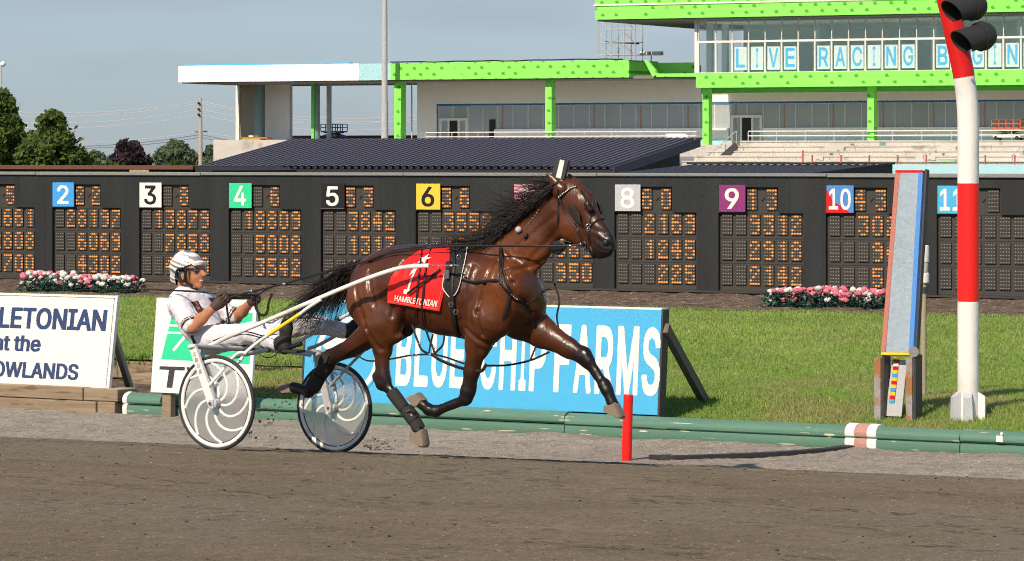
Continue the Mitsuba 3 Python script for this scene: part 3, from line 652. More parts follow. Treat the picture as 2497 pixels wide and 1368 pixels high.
for k in range(1, 12):
    s0 = S2 + (k - 2) * PITCH; lit, dark = [], []
    pn = part(bd_, 'odds_panel', [box(s0 + q8(1504), s0 + q8(1702), -.012, .001, z - .012, z + .006) for z in ((zr[0][0] + zr[1][1]) / 2, (zr[1][0] + zr[2][1]) / 2, zr[0][1] + .03)], 'mat_recess', BOARD)
    cells = [(s0 + x, zo, ROWS[k][0][i]) for i, x in enumerate(xo)] + [(s0 + xm0[i], zr[r_], ROWS[k][1 + r_][i]) for r_ in range(3) for i in range(6)]
    for x, (za, zb2), ch in cells:
        part(pn, 'digit_module', box(x, x + mw * .93, -.028, .001, za, zb2, .004), 'mat_module', BOARD)
        for r_ in range(6):
            for c_ in range(4):
                p = (x + mw * .93 * (c_ + .5) / 4, -.030, zb2 - (zb2 - za) * (r_ + .5) / 6)
                on = FONT[ch][r_ * 4 + c_] == 'X'
                if on: lit.append(ball(p, .0205 * rng.uniform(.9, 1.05), 1, (1.1, .5, .88)))
                else: dark.append(ball(p, .015, 0, (1.1, .55, .8)))
    if lit: part(pn, 'lit_lamps', lit, 'mat_lit', BOARD, kind='stuff', emitter={'type': 'area', 'radiance': {'type': 'rgb', 'value': [0.17, 0.05, 0.008]}})
    part(pn, 'unlit_lamps', dark, 'mat_unlit', BOARD, kind='stuff')
    part(pn, 'dash', beam((s0 + q8(1601), -.006, (zo[0] + zo[1]) / 2 - .03), (s0 + q8(1608), -.006, (zo[0] + zo[1]) / 2 + .03), .014, .014), 'mat_black', BOARD)
    cb, cf, cn = SIGN[k]; a, b, z0, z1 = s0 + q8(1499) + .055, s0 + q8(1561) + .055, bz(515), bz(450)
    ns = part(bd_, 'number_sign', box(a, b, -.10, -.0765, z0, z1, .004), cb, BOARD, label=f'{cn} square number sign {k} on the odds board')
    if k == 10: part(ns, 'red_half', extr(Polygon([(a, z1 - .06), (a, z0), (b - .05, z0), (a + .12, z0 + .2)]), -.103, -.1005), 'mat_red', BOARD, smooth=False)
    wq = (.30 if k in (10, 11) else .2) * (b - a) * (1.35 if k != 1 else .9)
    part(ns, 'numeral', words(str(k), (a + b) / 2 - wq, (a + b) / 2 + wq, z0 + .05, z1 - .05, -.1035, .004), cf, BOARD, smooth=False)
    if k in (5,): part(ns, 'edge_line', [box(a, b, -.102, -.1005, z0 + .002, z0 + .008)], 'mat_grey', BOARD)

# ---------------------------------------------------------------- flower beds
def petalball(c, r, colr):
    m = trimesh.creation.icosphere(subdivisions=2, radius=1.0); d = m.vertices
    h = 1 + .5 * (meshkit.noise(d * 3.1 + rng.uniform(0, 50, 3)) - .5) + .35 * (meshkit.noise(d * 7 + 9.3) - .5)
    m.vertices = d * h[:, None] * r * [1.08, 1, .85] + c
    return m, np.clip(colr * (0.8 + .5 * (h[:, None] - .85)), 0, 1)


for (p0, p1, yt, yb, dz, lab) in ((72, 335, 660, 712, 0, 'pink and white hydrangeas in a row at the left foot of the odds board'), (1880, 2172, 692, 750, 0, 'pink and white hydrangeas in a row at the right foot of the odds board')):
    fl = thing('flower_row', lab, 'flowers', 'flower rows at the foot of the odds board'); xm = (p0 + p1) / 2
    dd = F * (HC - LAWN) / (yb + 2 - HY); tF = BOARD.inv(np.array([(xm - CX) / F * dd, dd, 0]))[1]
    a, b = BOARD.s(p0, tF), BOARD.s(p1, tF); zb0, zt0 = LAWN, BOARD.z(xm, yt + 3, tF)
    nF = 190
    leaves, lc = [], []
    for i in range(nF):
        x = a + (b - a) * ((i * .618) % 1.0); yy = tF + rng.uniform(-.24, .3); hmp = .78 + .22 * meshkit.noise(np.array([x * 3.0, 1, 2.0]))
        z = zb0 + (zt0 - zb0) * hmp * (rng.uniform(.5, 1.0) if rng.random() < .75 else 1.0) - .03
        pk = meshkit.noise(np.array([x * 2.6, yy * 4, 5.0])) > .48
        if rng.random() < .2: pk = not pk
        base_c = np.array([.70, .20, .27]) * rng.uniform(.8, 1.15) if pk else np.array([.72, .72, .68])
        m, cl = petalball((x, yy - .1 * (1 - (z - zb0) / (zt0 - zb0)), z), rng.uniform(.030, .056), base_c)
        part(fl, 'flower_head', m, 'mat_vcol', BOARD, smooth=True, color=cl)
    nl = 1700; x = rng.uniform(a - .04, b + .04, nl); y = tF + rng.uniform(-.34, .3, nl); z = zb0 + rng.random(nl) * (zt0 - zb0) * .62 + .01
    d1 = rng.normal(size=(nl, 3)) * [1, 1, .6]; d1 /= np.linalg.norm(d1, axis=1, keepdims=True); d2 = np.cross(d1, rng.normal(size=(nl, 3))); d2 /= np.linalg.norm(d2, axis=1, keepdims=True)
    c = np.stack([x, y, z], -1); ln = rng.uniform(.03, .055, (nl, 1)); wn = ln * .45
    Vv = np.stack([c - d1 * ln, c + d2 * wn, c + d1 * ln + [0, 0, -.01], c - d2 * wn], 1).reshape(-1, 3)
    Ff = (np.array([[0, 1, 2], [0, 2, 3]])[None] + (np.arange(nl) * 4)[:, None, None]).reshape(-1, 3)
    lc = np.array([[.03, .085, .065]]) * rng.uniform(.5, 1.5, (nl, 1)) + (rng.random((nl, 1)) < .2) * np.array([[.09, .13, .11]])
    part(fl, 'foliage', trimesh.Trimesh(Vv, Ff, process=False), 'mat_leaf', BOARD, smooth=True, color=np.repeat(lc, 4, 0), kind='stuff')
# ---------------------------------------------------------------- sheds behind the board
def shed(name, label, fr, ridge, pxl_eave, run, cat_, roofm, seamm, npan, ydrop):
    """Low pitched roof: ridge pixels (x0, x1, y) on t=0; the roof falls by ydrop metres over run metres towards the camera."""
    t = thing(name, label, cat_)
    r0, r1 = fr.L(ridge[0], ridge[2]), fr.L(ridge[1], ridge[2]); zr = (r0[2] + r1[2]) / 2
    RH = .07 if ydrop > .5 else .02; s = np.linspace(r0[0], r1[0], npan + 1); nrm = np.array([0, -ydrop, run]) / math.hypot(ydrop, run)
    rf = part(t, 'roof_deck', quadbox([(r0[0], 0, zr - .03), (r1[0], 0, zr - .03), (r1[0], -run, zr - ydrop - .03), (r0[0], -run, zr - ydrop - .03)], (0, 0, -.12)), 'mat_shedwall', fr)
    for a, b in zip(s[:-1], s[1:]):
        w = (b - a)
        prof_ = [(a + .004, 0), (a + .12 * w, 0), (a + .14 * w, RH), (a + .50 * w, RH), (a + .54 * w, 0), (b - .004, 0)]
        V_, F_ = [], []
        for x, h in prof_:
            V_ += [np.array([x, 0, zr]) + nrm * h, np.array([x, -run, zr - ydrop]) + nrm * h]
        for k in range(5): F_ += [[2 * k, 2 * k + 1, 2 * k + 3], [2 * k, 2 * k + 3, 2 * k + 2]]
        part(rf, 'roof_sheet', trimesh.Trimesh(np.array(V_), np.array(F_), process=False), roofm, fr, smooth=False)
    part(t, 'ridge_cap', box(r0[0] - .1, r1[0] + .12, -.14, .1, zr + .02, zr + .06), seamm, fr)
    part(t, 'gable_trim', quadbox([(r1[0] + .01, .1, zr + .05), (r1[0] + .01, -run, zr - ydrop + .05), (r1[0] + .01, -run, zr - ydrop - .2), (r1[0] + .01, .1, zr - .2)], (.05, 0, 0)), seamm, fr)
    part(t, 'wall', box(r0[0] + .3, r1[0] - .45, -run + .25, -.5, -.3, zr - ydrop - .1), 'mat_shedwall', fr)
    part(t, 'gable_wall', trimesh.convex.convex_hull(np.array([(x, y, z) for x in (r1[0] - .55, r1[0] - .44) for y, z in ((-.2, zr - .16), (-run + .2, zr - ydrop - .1), (-run + .2, -.3), (-.2, -.3))])), 'mat_shedwall', fr)
    return t


SH = Frame((1200 - CX) / F * 106, 106, 29.7)
shed('metal_roof_shed', 'long shed with a purple grey ribbed metal roof behind the odds board', SH, (714, 1700, 342), 490, 5.0, 'shed', 'mat_shedroof', 'mat_seam', 60, .80)
SH2 = Frame((1900 - CX) / F * 84, 84, 29.7)
shed('low_dark_shed', 'low dark shed with a flat looking roof, right of the ribbed metal roof', SH2, (1690, 2166, 403), 1500, 6.0, 'shed', 'mat_char', 'mat_shedwall', 24, .30)
BR = Frame((240 - CX) / F * 92, 92, 29.7)
br = thing('brown_roof_building', 'long low building with a brown roof edge below the trees', 'building')
a, b = BR.s(-400), BR.s(470); zt, zb_ = BR.z(300, 404), BR.z(300, 417)
part(br, 'roof_edge', box(a, b, 0, 4, zb_ + .035, zt, .01), 'mat_brownroof', BR)
part(br, 'wall', box(a, b - .2, .3, 4, -.3, zb_ + .03), 'mat_shedwall', BR)
part(br, 'gable_end', trimesh.convex.convex_hull(np.array([(x, y, z) for y in (.1, 3.9) for x, z in ((b + .002, zt - .02), (b + .5, zb_ + .02), (b + .5, -.3), (b + .002, -.3))])), 'mat_shedwall', BR)
part(br, 'tan_board', box(BR.s(318), BR.s(365), -.04, -.01, zb_ - .02, zb_ + .03), 'mat_tan', BR)

# ---------------------------------------------------------------- grandstand building under construction
B, bp, bZ = BLD, BLD.L, BLD.z
gs = thing('grandstand', 'modern grandstand under construction with bright green sheathing and long glass bands', 'building')
WALL = 6.0
S_ = lambda px, t=0: B.s(px, t)
xR = S_(2620)
pt = lambda nm, m, mt, **k: part(gs, nm, m, mt, B, **k)
# upper roof
z0, z1 = bZ(1500, 47, -1.5), bZ(1500, -45, -1.5)
pt('upper_roof', [box(S_(1452, -1.5), xR + 4, -1.5, 24, z0, z1)], 'mat_green')
pt('roof_lip', box(S_(1452, -1.5) - .1, xR, -1.62, -1.501, bZ(1500, 12, -1.5) - .06, bZ(1500, 12, -1.5) + .06), 'mat_cream')
pt('soffit', box(S_(1452, -1.5) + .1, xR, -1.3, 23, z0 - .14, z0 - .004), 'mat_soffit')
# glazed box: floor, ceiling, back wall, panes, mullions
za, zb2, zc, zd = bZ(1702, 179), bZ(1702, 103), bZ(1702, 74), z0 - .15
zlev = [za, zb2, zc, zd]
fl_t = bZ(1700, 178, -.8)
pt('lower_fascia', box(S_(1697, -.8), xR, -.8, .25, bZ(1700, 214, -.8), fl_t), 'mat_green')
pt('floor_slab', box(S_(1697, -.8) + .05, xR, .26, 24, bZ(1700, 214, -.8) + .1, za - .05), 'mat_conc')
pt('soffit_beam', box(S_(1712, 1.4), xR, 1.2, 2.0, bZ(1720, 227, 1.2), bZ(1700, 214, -.8) + .09), 'mat_dgreen')  # darker green carries the shade under the fascia
pt('inner_wall', box(S_(1702), xR, 9, 9.3, za, zd), 'mat_inner')
pt('ceiling_panel', box(S_(1702), xR, 1.5, 13, zd - .12, zd - .02), 'mat_inner')
for px in (1722, 1760, 1985, 2270, 2480): pt('inner_column', box(S_(px, 5), S_(px, 5) + .45, 5, 5.45, za - .04, zd), 'mat_inner')
ds = (S_(1640 + 1858 / 2.9137) - S_(1640 + 310 / 2.9137)) / 13
sm0 = S_(1746)
sgrid = [S_(1703)] + [sm0 + ds * i for i in range(0, 22)]
for i in range(len(sgrid) - 1):
    for r_ in range(3):
        pt('window_pane', box(sgrid[i] + .05, sgrid[i + 1] - .05, 0.0, 0.012, zlev[r_] + .06, zlev[r_ + 1] - .05) if False else quadbox([(sgrid[i] + .05, .02, zlev[r_] + .06), (sgrid[i + 1] - .05, .02, zlev[r_] + .06), (sgrid[i + 1] - .05, .02, zlev[r_ + 1] - .05), (sgrid[i] + .05, .02, zlev[r_ + 1] - .05)], (0, .0, 0)) if False else trimesh.Trimesh([(sgrid[i] + .05, .02, zlev[r_] + .06), (sgrid[i + 1] - .05, .02, zlev[r_] + .06), (sgrid[i + 1] - .05, .02, zlev[r_ + 1] - .05), (sgrid[i] + .05, .02, zlev[r_ + 1] - .05)], [[0, 1, 2], [0, 2, 3]]), 'mat_pane', smooth=False)
for i, x in enumerate(sgrid):
    pt('mullion', [box(x - .07, x + .07, -.06, .12, za, zb2), box(x - .035, x + .035, -.03, .1, zb2, zd)], 'mat_frame' if i else 'mat_white')
pt('transom', box(sgrid[0] - .1, xR, -.1, .14, zb2 - .07, zb2 + .09), 'mat_white'); pt('transom', box(sgrid[0] - .1, xR, -.04, .11, zc - .03, zc + .03), 'mat_frame')
pt('transom', box(sgrid[0] - .1, xR, -.1, .14, za - .06, za + .06), 'mat_white')
pt('end_frame', box(sgrid[0] - .28, sgrid[0] - .071, -.12, .2, za - .06, zd), 'mat_white')
pt('side_glass', trimesh.Trimesh([(sgrid[0] - .2, .2, za), (sgrid[0] - .2, 13, za), (sgrid[0] - .2, 13, zd), (sgrid[0] - .2, .2, zd)], [[0, 1, 2], [0, 2, 3]]), 'mat_pane', smooth=False)
# poster letters in the windows
txt = '  LIVE RACING BEGINS'
names = {}
for i, ch in enumerate(txt):
    if ch == ' ' or i + 1 >= len(sgrid): continue
    a, b = sgrid[i + (0)] , sgrid[i + 1]
    names[ch] = names.get(ch, 0) + 1; word = 'LIVE' if i < 6 else ('RACING' if i < 13 else 'BEGINS'); nth = i - (2 if i < 6 else 7 if i < 13 else 14)
    order = ('first', 'second', 'third', 'fourth', 'fifth', 'sixth')[nth]
    h0, h1 = za + .22, zb2 - .42
    p_ = one('letter_poster', f'pale poster with a blue capital {ch}, {order} letter of {word} in the upper windows', 'poster', box(a + .17, b - .17, .05, .062, h0, h1), 'mat_paper', B)
    x0, x1 = a + .30, b - .30
    if ch == 'I': x0, x1 = (a + b) / 2 - .11, (a + b) / 2 + .11
    part(p_, 'letter', words(ch, x0, x1, h0 + .18, h1 - .12, .049, .008), 'mat_cyan', B, smooth=False)
# left wing roof
zf0, zf1 = bZ(1400, 190, -.5), bZ(1400, 148, -.5)
xa, xb, xc, xd = S_(435, -.5), S_(876, -.5), S_(952, -.5), S_(1527, -.5)
[pt('canopy_fascia', box(a_ + .006, b_ - .006, -.5, .3, zf0, zf1), 'mat_tpo') for a_, b_ in zip(np.linspace(xa, xb, 7)[:-1], np.linspace(xa, xb, 7)[1:])]; pt('canopy_membrane', [box(xb + .002, xc, -.44, .3, zf0, zf1 - .02), box(xb - .3, xb + .25, -.46, -.3, zf0 + .45, zf0 + .85)], 'mat_paleblue')
pt('wing_fascia', box(xc + .002, xd, -.5, .3, zf0, zf1), 'mat_green')
pt('canopy_roof', box(xa + .1, xd, .301, 14, zf0 + .25, zf1 - .1), 'mat_soffit'); pt('canopy_soffit', box(xa + .15, xd, -.2, 14, zf0 - .1, zf0 - .004), 'mat_soffit')
pt('roof_membrane_edge', [tube(np.array([(x, -.45, zf1 + .03 + .09 * meshkit.noise(np.array([x * .9, 0, 3.]))) for x in np.arange(xc, xd, .5)]), .06, 6)], 'mat_shedwall')
pt('canopy_flashing', box(xa + .2, xb - 1, -.3, .2, zf1 + .01, zf1 + .12), 'mat_cyan')
pt('return_fascia', box(xd - .001, xd + .25, -.49, 5, zf0, zf1), 'mat_green')
pt('recessed_fascia', box(xd + .251, S_(1697, 5), 5, 5.3, zf0 + .2, zf1 - .1), 'mat_green')
zl = bZ(1640, 179, -.5)
pt('fascia_ledge', [box(S_(1600, -.5), S_(1697, -.8) - .02, -.5, .1, zf0, zl), quadbox([(S_(1570, -.5), -.45, zf1 - .06), (S_(1578, -.5), -.45, zf1 - .06), (S_(1604, -.5), -.45, zl), (S_(1590, -.5), -.45, zf0 + .02)], (0, .3, 0))], 'mat_green')
pt('wing_roof', box(xd, S_(1697, 5), .2, 14, zf0 - .1, zf0 + .15), 'mat_soffit')
# recessed walls and window band
zw1, zs1, zs0 = bZ(1400, 251, WALL), bZ(1400, 314, WALL), bZ(1400, 341, WALL)
zg = bZ(1900, 345, WALL) - .6; xw = S_(1017, WALL)
pt('upper_wall', box(xw, xR, WALL, WALL + .3, zw1, zf0 + .2), 'mat_plaster')
pt('end_wall', [box(xw, S_(1065, WALL), WALL + .001, WALL + .3, zg, zw1 - .001), box(xw, xw + .3, WALL + .301, WALL + 9, zg, zf0)], 'mat_plaster')
pt('window_reveal', [box(S_(1065, WALL), xR, WALL - .02, WALL + .1, zw1 - .16, zw1 - .002), box(S_(1065, WALL), S_(1065, WALL) + .1, WALL - .02, WALL + .1, zs0, zw1)], 'mat_lift')
dw = S_(1000 + 1440 / 3.329, WALL) - S_(1000 + 1315 / 3.329, WALL)
xs_ = np.arange(S_(1068, WALL), xR, dw)
for i in range(len(xs_) - 1):
    bot = zg if (xs_[i] < S_(1205, WALL) or abs(xs_[i] - S_(1800, WALL)) < 1.4) else zs1
    pt('window_pane', quadbox([(xs_[i] + .03, WALL + .1, bot), (xs_[i + 1] - .03, WALL + .1, bot), (xs_[i + 1] - .03, WALL + .1, zw1 - .17), (xs_[i] + .03, WALL + .1, zw1 - .17)], (0, .04, 0)), 'mat_glassgrey', smooth=False)
    pt('mullion', box(xs_[i] - .04, xs_[i] + .04, WALL + .02, WALL + .12, bot, zw1 - .165), 'mat_frame')
for i in range(4, len(xs_) - 1, 3): pt('red_stud', box(xs_[i] + .35, xs_[i] + .45, WALL + .04, WALL + .099, zs1, zw1 - .2), 'mat_redworn')
sil = [(S_(1208, WALL), S_(1778, WALL)), (S_(1862, WALL), xR)]
for a, b in sil:
    pt('sill_wall', box(a, b, WALL - .25, WALL + .2, zs1 - .75, zs1 - .02), 'mat_whiteb')
    pt('base_wall', box(a, b, WALL - .1, WALL + .2, zg, zs1 - .76), 'mat_paleblue')
pt('terrace_floor', box(xw, xR, -.3, WALL + 9, zg - .6, zg), 'mat_conc')
# doors
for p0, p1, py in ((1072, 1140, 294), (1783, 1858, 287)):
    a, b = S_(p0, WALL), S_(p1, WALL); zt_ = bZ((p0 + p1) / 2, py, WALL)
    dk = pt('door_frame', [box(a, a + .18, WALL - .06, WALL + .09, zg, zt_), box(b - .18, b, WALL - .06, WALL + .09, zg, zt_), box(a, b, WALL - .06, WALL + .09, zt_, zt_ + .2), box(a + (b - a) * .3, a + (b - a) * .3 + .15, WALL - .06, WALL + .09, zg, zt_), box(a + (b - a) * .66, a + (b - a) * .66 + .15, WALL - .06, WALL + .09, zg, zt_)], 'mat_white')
    part(dk, 'opening_shade', box(a + (b - a) * .3 + .15, a + (b - a) * .66, WALL + .0, WALL + .08, zg, zt_), 'mat_black', B)  # black slab stands in for the shade inside the door
pt('doorway_shade', box(S_(1193, WALL), S_(1207, WALL), WALL - .02, WALL + .08, zg, bZ(1200, 291, WALL)), 'mat_black')  # solid black slab drawn for the unlit doorway
# columns
for p0, p1, y0, y1, t in ((961, 980, 193, 352, .4), (1329, 1345, 188, 352, .4), (1713, 1728, 214, 348, .4), (2115, 2131, 214, 352, .4), (2530, 2546, 214, 352, .4)):
    a = S_(p0, t); zb_ = bZ(p0, y1, t)
    pt('column', box(a, S_(p1, t), t, t + .7, zb_ - .4, (zf0 if p0 < 1600 else bZ(1700, 214, -.8)) - .01), 'mat_green')
# open bay under the canopy
T2 = 9.0
zk = zf0 - .1; zp = bZ(640, 338, 0) 
for p0, p1, t, m_, nm in ((586, 640, 9.0, 'mat_tan', 'rear_wall'), (646, 706, 8.0, 'mat_plaster', 'rear_wall')):
    pt(nm, box(S_(p0, t), S_(p1, t), t, t + .5, zp - .3, zk), m_)
pt('rear_wall', box(S_(586, 9) - .35, S_(586, 9) - .002, 8.8, 9.6, zp - .3, zk), 'mat_cream')
for p0, p1, t, m_ in ((621, 641, 6, 'mat_teal', ), (762, 779, 5, 'mat_teal'), (797, 808, 7, 'mat_steel')):
    pt('column', tube([(S_((p0 + p1) / 2, t), t, zp - .3), (S_((p0 + p1) / 2, t), t, zk)], (S_(p1, t) - S_(p0, t)) * .5, 14), m_)
pt('column_sheathing', box(S_(760, 4.6), S_(767, 4.6), 4.5, 4.6, zp - .3, zk), 'mat_dgreen')
pt('downpipe', tube([(S_(1004, 5), 5, zg), (S_(1004, 5), 5, zk)], .06, 8), 'mat_lgrey')
zq = bZ(600, 341, 0)
for i, (a, b) in enumerate(zip(np.linspace(S_(520), S_(1015), 6)[:-1], np.linspace(S_(520), S_(1015), 6)[1:])):
    for j in range(3):
        hh = (zq - (-1.0)) / 3
        pt('concrete_panel', box(a + .01, b - .01, 0, .4, -1.0 + hh * j + .01, -1.0 + hh * (j + 1) - .01), 'mat_conc')
pt('podium', box(S_(520) + .05, S_(1015), .401, 16, -1.0, zq - .15), 'mat_conc')
pt('far_deck_wall', box(S_(707, 15), S_(1015, 15), 15, 15.3, zq - .2, zq + .45), 'mat_brownroof')

# concrete terrace with steps, guard rails and posts
te = thing('seating_terrace', 'stepped pale concrete seating terrace below the green columns of the grandstand', 'terrace')
NT = 5; ztop = bZ(1900, 343, -.4); x0, x1 = S_(1782, -.4), xR
zbot = bZ(1900, 404, -6); rise = (ztop - zbot) / NT
for k in range(NT):
    t0 = -.4 - 1.1 * k; zt_ = ztop - rise * k
    a = x0 - .55 * k
    e = a
    while e < x1:
        e2 = min(x1, e + 5.5 + rng.uniform(-.4, .4)); part(te, 'tier', box(e + .01, e2 - .01, t0 - .03, t0 + 1.1, zt_ - rise - .3, zt_ + .012 * rng.normal(), .02), 'mat_conc', B); part(te, 'shadow_ledge', box(e + .02, e2 - .02, t0 - .13, t0 - .031, zt_ - .1, zt_ - .02), 'mat_conc', B); e = e2  # thin ledge added on each tier front to cast a shadow line
part(te, 'side_wall', box(S_(1690, -2), x0 - .6, -.9, 0, zbot - .5, ztop - rise * .8), 'mat_conc', B)
for px in (2018, 2290):
    for k in range(8):
        zz_ = ztop - rise * NT * (k + 1) / 8; tt = -.55 - 5.2 * k / 8
        part(te, 'stair_step', box(S_(px, -2) - .3 * k, S_(px, -2) + 1.6 - .3 * k, tt - .75, tt - .05, zz_ - .3, zz_), 'mat_conc', B)
for k in range(9):
    zz_ = ztop - .28 * k; px = 1786 - 10 * k
    part(te, 'stair_step', box(S_(px, -1.5) - .05, S_(px, -1.5) + .45, -2.6, -1.05, zz_ - 1.2, zz_), 'mat_conc', B)
part(te, 'stringer', beam((S_(1796, -2.7), -2.7, ztop - .35), (S_(1715, -2.7), -2.7, ztop - 2.6), .12, .5), 'mat_char', B)
part(te, 'stair_rail', [tube([(S_(1796, -2.7), -2.7, ztop + .75), (S_(1712, -2.7), -2.7, ztop - 1.5)], .035, 6)] + [tube([(S_(px, -2.7), -2.7, ztop - 2.2 * (1796 - px) / 84 - .2), (S_(px, -2.7), -2.7, ztop - 2.2 * (1796 - px) / 84 + .75)], .03, 6) for px in (1796, 1768, 1740, 1714)], 'mat_steel', B)
zpar = bZ(2300, 411, -8)
part(te, 'parapet', box(S_(2166, -8), xR, -8, -7.6, -1, bZ(2300, 401, -8)), 'mat_paleblue', B); part(te, 'parapet_cap', box(S_(2160, -8), xR, -8.06, -7.5, bZ(2300, 400, -8), bZ(2300, 397, -8)), 'mat_rust', B)
part(te, 'parapet', box(S_(1770, -7), S_(2166, -8) - .02, -7, -6.6, -1, bZ(2000, 402, -7)), 'mat_conc', B)
for px, y0 in ((1957, 366), (1980, 378), (2050, 378), (2119, 378), (2188, 378), (2258, 378), (2402, 378), (2474, 378)):
    part(te, 'rusty_post', box(S_(px, -6.5) - .05, S_(px, -6.5) + .05, -6.5, -6.4, zbot, bZ(px, y0, -6.5)), 'mat_redpost', B)
for px, py in ((2263, 372), (2478, 372), (1948, 392)):
    c0 = bp(px - 12, py + 8, -4); c1 = bp(px + 16, py - 16, -3)
    part(te, 'hand_rail', [tube([c0, c1], .035, 6), tube([c0 - [0, 0, .5], c1 - [0, 0, .5]], .03, 6), tube([c0, c0 - [0, 0, .9]], .03, 6), tube([c1, c1 - [0, 0, .9]], .03, 6)], 'mat_lgrey', B)
part(te, 'vent', box(S_(2150), S_(2165), -.46, -.42, ztop - .5, ztop - .05), 'mat_teal', B)
one('green_plank', 'bright green plank lying on the concrete terrace', 'plank', box(S_(2290, -4.8), S_(2334, -4.8), -5.0, -4.6, ztop - rise * 4 + .02 + .0, ztop - rise * 4 + .1), 'mat_dgreen', B)
zr0 = bZ(1900, 331, .3); zr1 = bZ(1900, 320, .3)
gr_ = thing('guard_rail', 'white horizontal guard rails along the terrace walkway of the grandstand', 'railing')
for a, b in ((S_(1826, .3), S_(2660, .3)), (S_(1040, .3), S_(1700, .3))):
    for z in (zr0, zr1): part(gr_, 'rail', tube([(a, .2, z), (b, .2, z)], .045, 6), 'mat_white', B)
    for x in np.arange(a, b, 2.4): part(gr_, 'post', box(x - .03, x + .03, .17, .23, zg, zr1), 'mat_lgrey', B)


def lift(name, label, px0, px1, y0, y1, t, rails, base):
    k = thing(name, label, 'scissor lift'); a, b = S_(px0, t), S_(px1, t); z0, z1 = bZ(px0, y1, t), bZ(px0, y0, t); h = z1 - z0; zd_ = z0 + h * .55
    part(k, 'platform', box(a, b, t, t + 1.2, zd_ - .12, zd_), rails, B)
    part(k, 'guard_rails', [tube([(x, y, zd_), (x, y, z1)], .04, 6) for x in np.linspace(a, b, 5) for y in (t, t + 1.2)] + [tube([(a, y, z), (b, y, z)], .04, 6) for y in (t, t + 1.2) for z in (z1, zd_ + (z1 - zd_) * .5)], rails, B)
    part(k, 'scissor_arms', [beam((a + .2, y, z0 + h * .25), (b - .2, y, zd_ - .12), .08, .1) for y in (t + .2, t + 1.0)] + [beam((b - .2, y, z0 + h * .25), (a + .2, y, zd_ - .12), .08, .1) for y in (t + .2, t + 1.0)], 'mat_char', B)
    part(k, 'chassis', box(a + .05, b - .05, t + .1, t + 1.1, z0 + h * .1, z0 + h * .26, .04), base, B)
    for x in (a + .3, b - .3):
        for y in (t + .05, t + 1.0): part(k, 'wheel', tube([(x, y, z0 + .14), (x, y + .14, z0 + .14)], .16, 14), 'mat_rubber', B)


lift('scissor_lift', 'orange scissor lift parked on the terrace walkway near the right window band', 2418, 2488, 291, 341, 2.5, 'mat_orange', 'mat_cream')
lift('scissor_lift', 'dark blue scissor lift under the white canopy roof', 782, 830, 303, 339, 8, 'mat_lift', 'mat_lift')
lp = thing('lumber_pile', 'pile of green and orange building boards on the podium edge', 'boards')
for a, b, z, m_ in ((580, 650, 0, 'mat_cream'), (590, 636, .13, 'mat_dgreen'), (592, 652, .26, 'mat_orange'), (608, 618, .40, 'mat_white')):
    part(lp, 'board', box(S_(a, .6), S_(b, .6), .5, 1.4, zq + z - .15, zq + z - .03), m_, B)
fp2 = thing('flood_light_pole', 'tall pale grey floodlight mast rising past the white canopy', 'mast')
c0 = bp(938, 345, -2.5)
part(fp2, 'mast', tube([c0 + [0, 0, -6], bp(938, 252, -2.5)], [.33, .27], 18), 'mat_lgrey', B, smooth=60); part(fp2, 'upper_mast', tube([bp(938, 251.5, -2.5), bp(938, -60, -2.5)], [.245, .20], 18), 'mat_lgrey', B, smooth=60)
part(fp2, 'joint_ring', tube([bp(938, 253.5, -2.5), bp(938, 250.5, -2.5)], [.28, .28], 18), 'mat_steel', B)
sc = thing('scaffold_tower', 'thin steel scaffold tower standing on the roof of the lower wing', 'scaffold')
lv_ = [bZ(1500, y, 6) for y in (143, 112, 80, 52)]; xs_ = [S_(p, 6) for p in (1459, 1490, 1521, 1549)]
for x in xs_:
    for y in (6, 7.4): part(sc, 'upright', tube([(x, y, zf0 + .1), (x, y, lv_[-1])], .045, 6), 'mat_steel', B)
for z in lv_[:-1]:
    part(sc, 'ledger', [tube([(xs_[0], y, z + .3), (xs_[-1], y, z + .3)], .035, 6) for y in (6, 7.4)], 'mat_steel', B)
    for i in range(3): part(sc, 'brace', tube([(xs_[i], 6, z + .2), (xs_[i + 1], 6, z + 1.1)] if (i % 2) else [(xs_[i], 6, z + 1.1), (xs_[i + 1], 6, z + .2)], .028, 6), 'mat_redpost' if i == 2 else 'mat_steel', B)
part(sc, 'plank', beam((xs_[0] + .5, 6.5, lv_[1] + .35), (xs_[-1], 6.5, lv_[1] + .18), .5, .12), 'mat_shedwall', B)
rl2 = thing('roof_flood_light', 'small twin head floodlight above the green roof edge', 'floodlight')
c0 = bp(1588, 150, 8); part(rl2, 'stem', tube([c0 - [0, 0, 1.2], c0 + [0, 0, .55]], .05, 8), 'mat_lgrey', B)
for dx in (-.55, .55): part(rl2, 'lamp_head', box(c0[0] + dx - .42, c0[0] + dx + .42, 7.8, 8.3, c0[2] + .5, c0[2] + .82, .05), 'mat_white', B)

# ---------------------------------------------------------------- trees, utility pole, wires
def at(x, y, d): return np.array([(x - CX) / F * d, d, HC - (y - HY) * d / F])


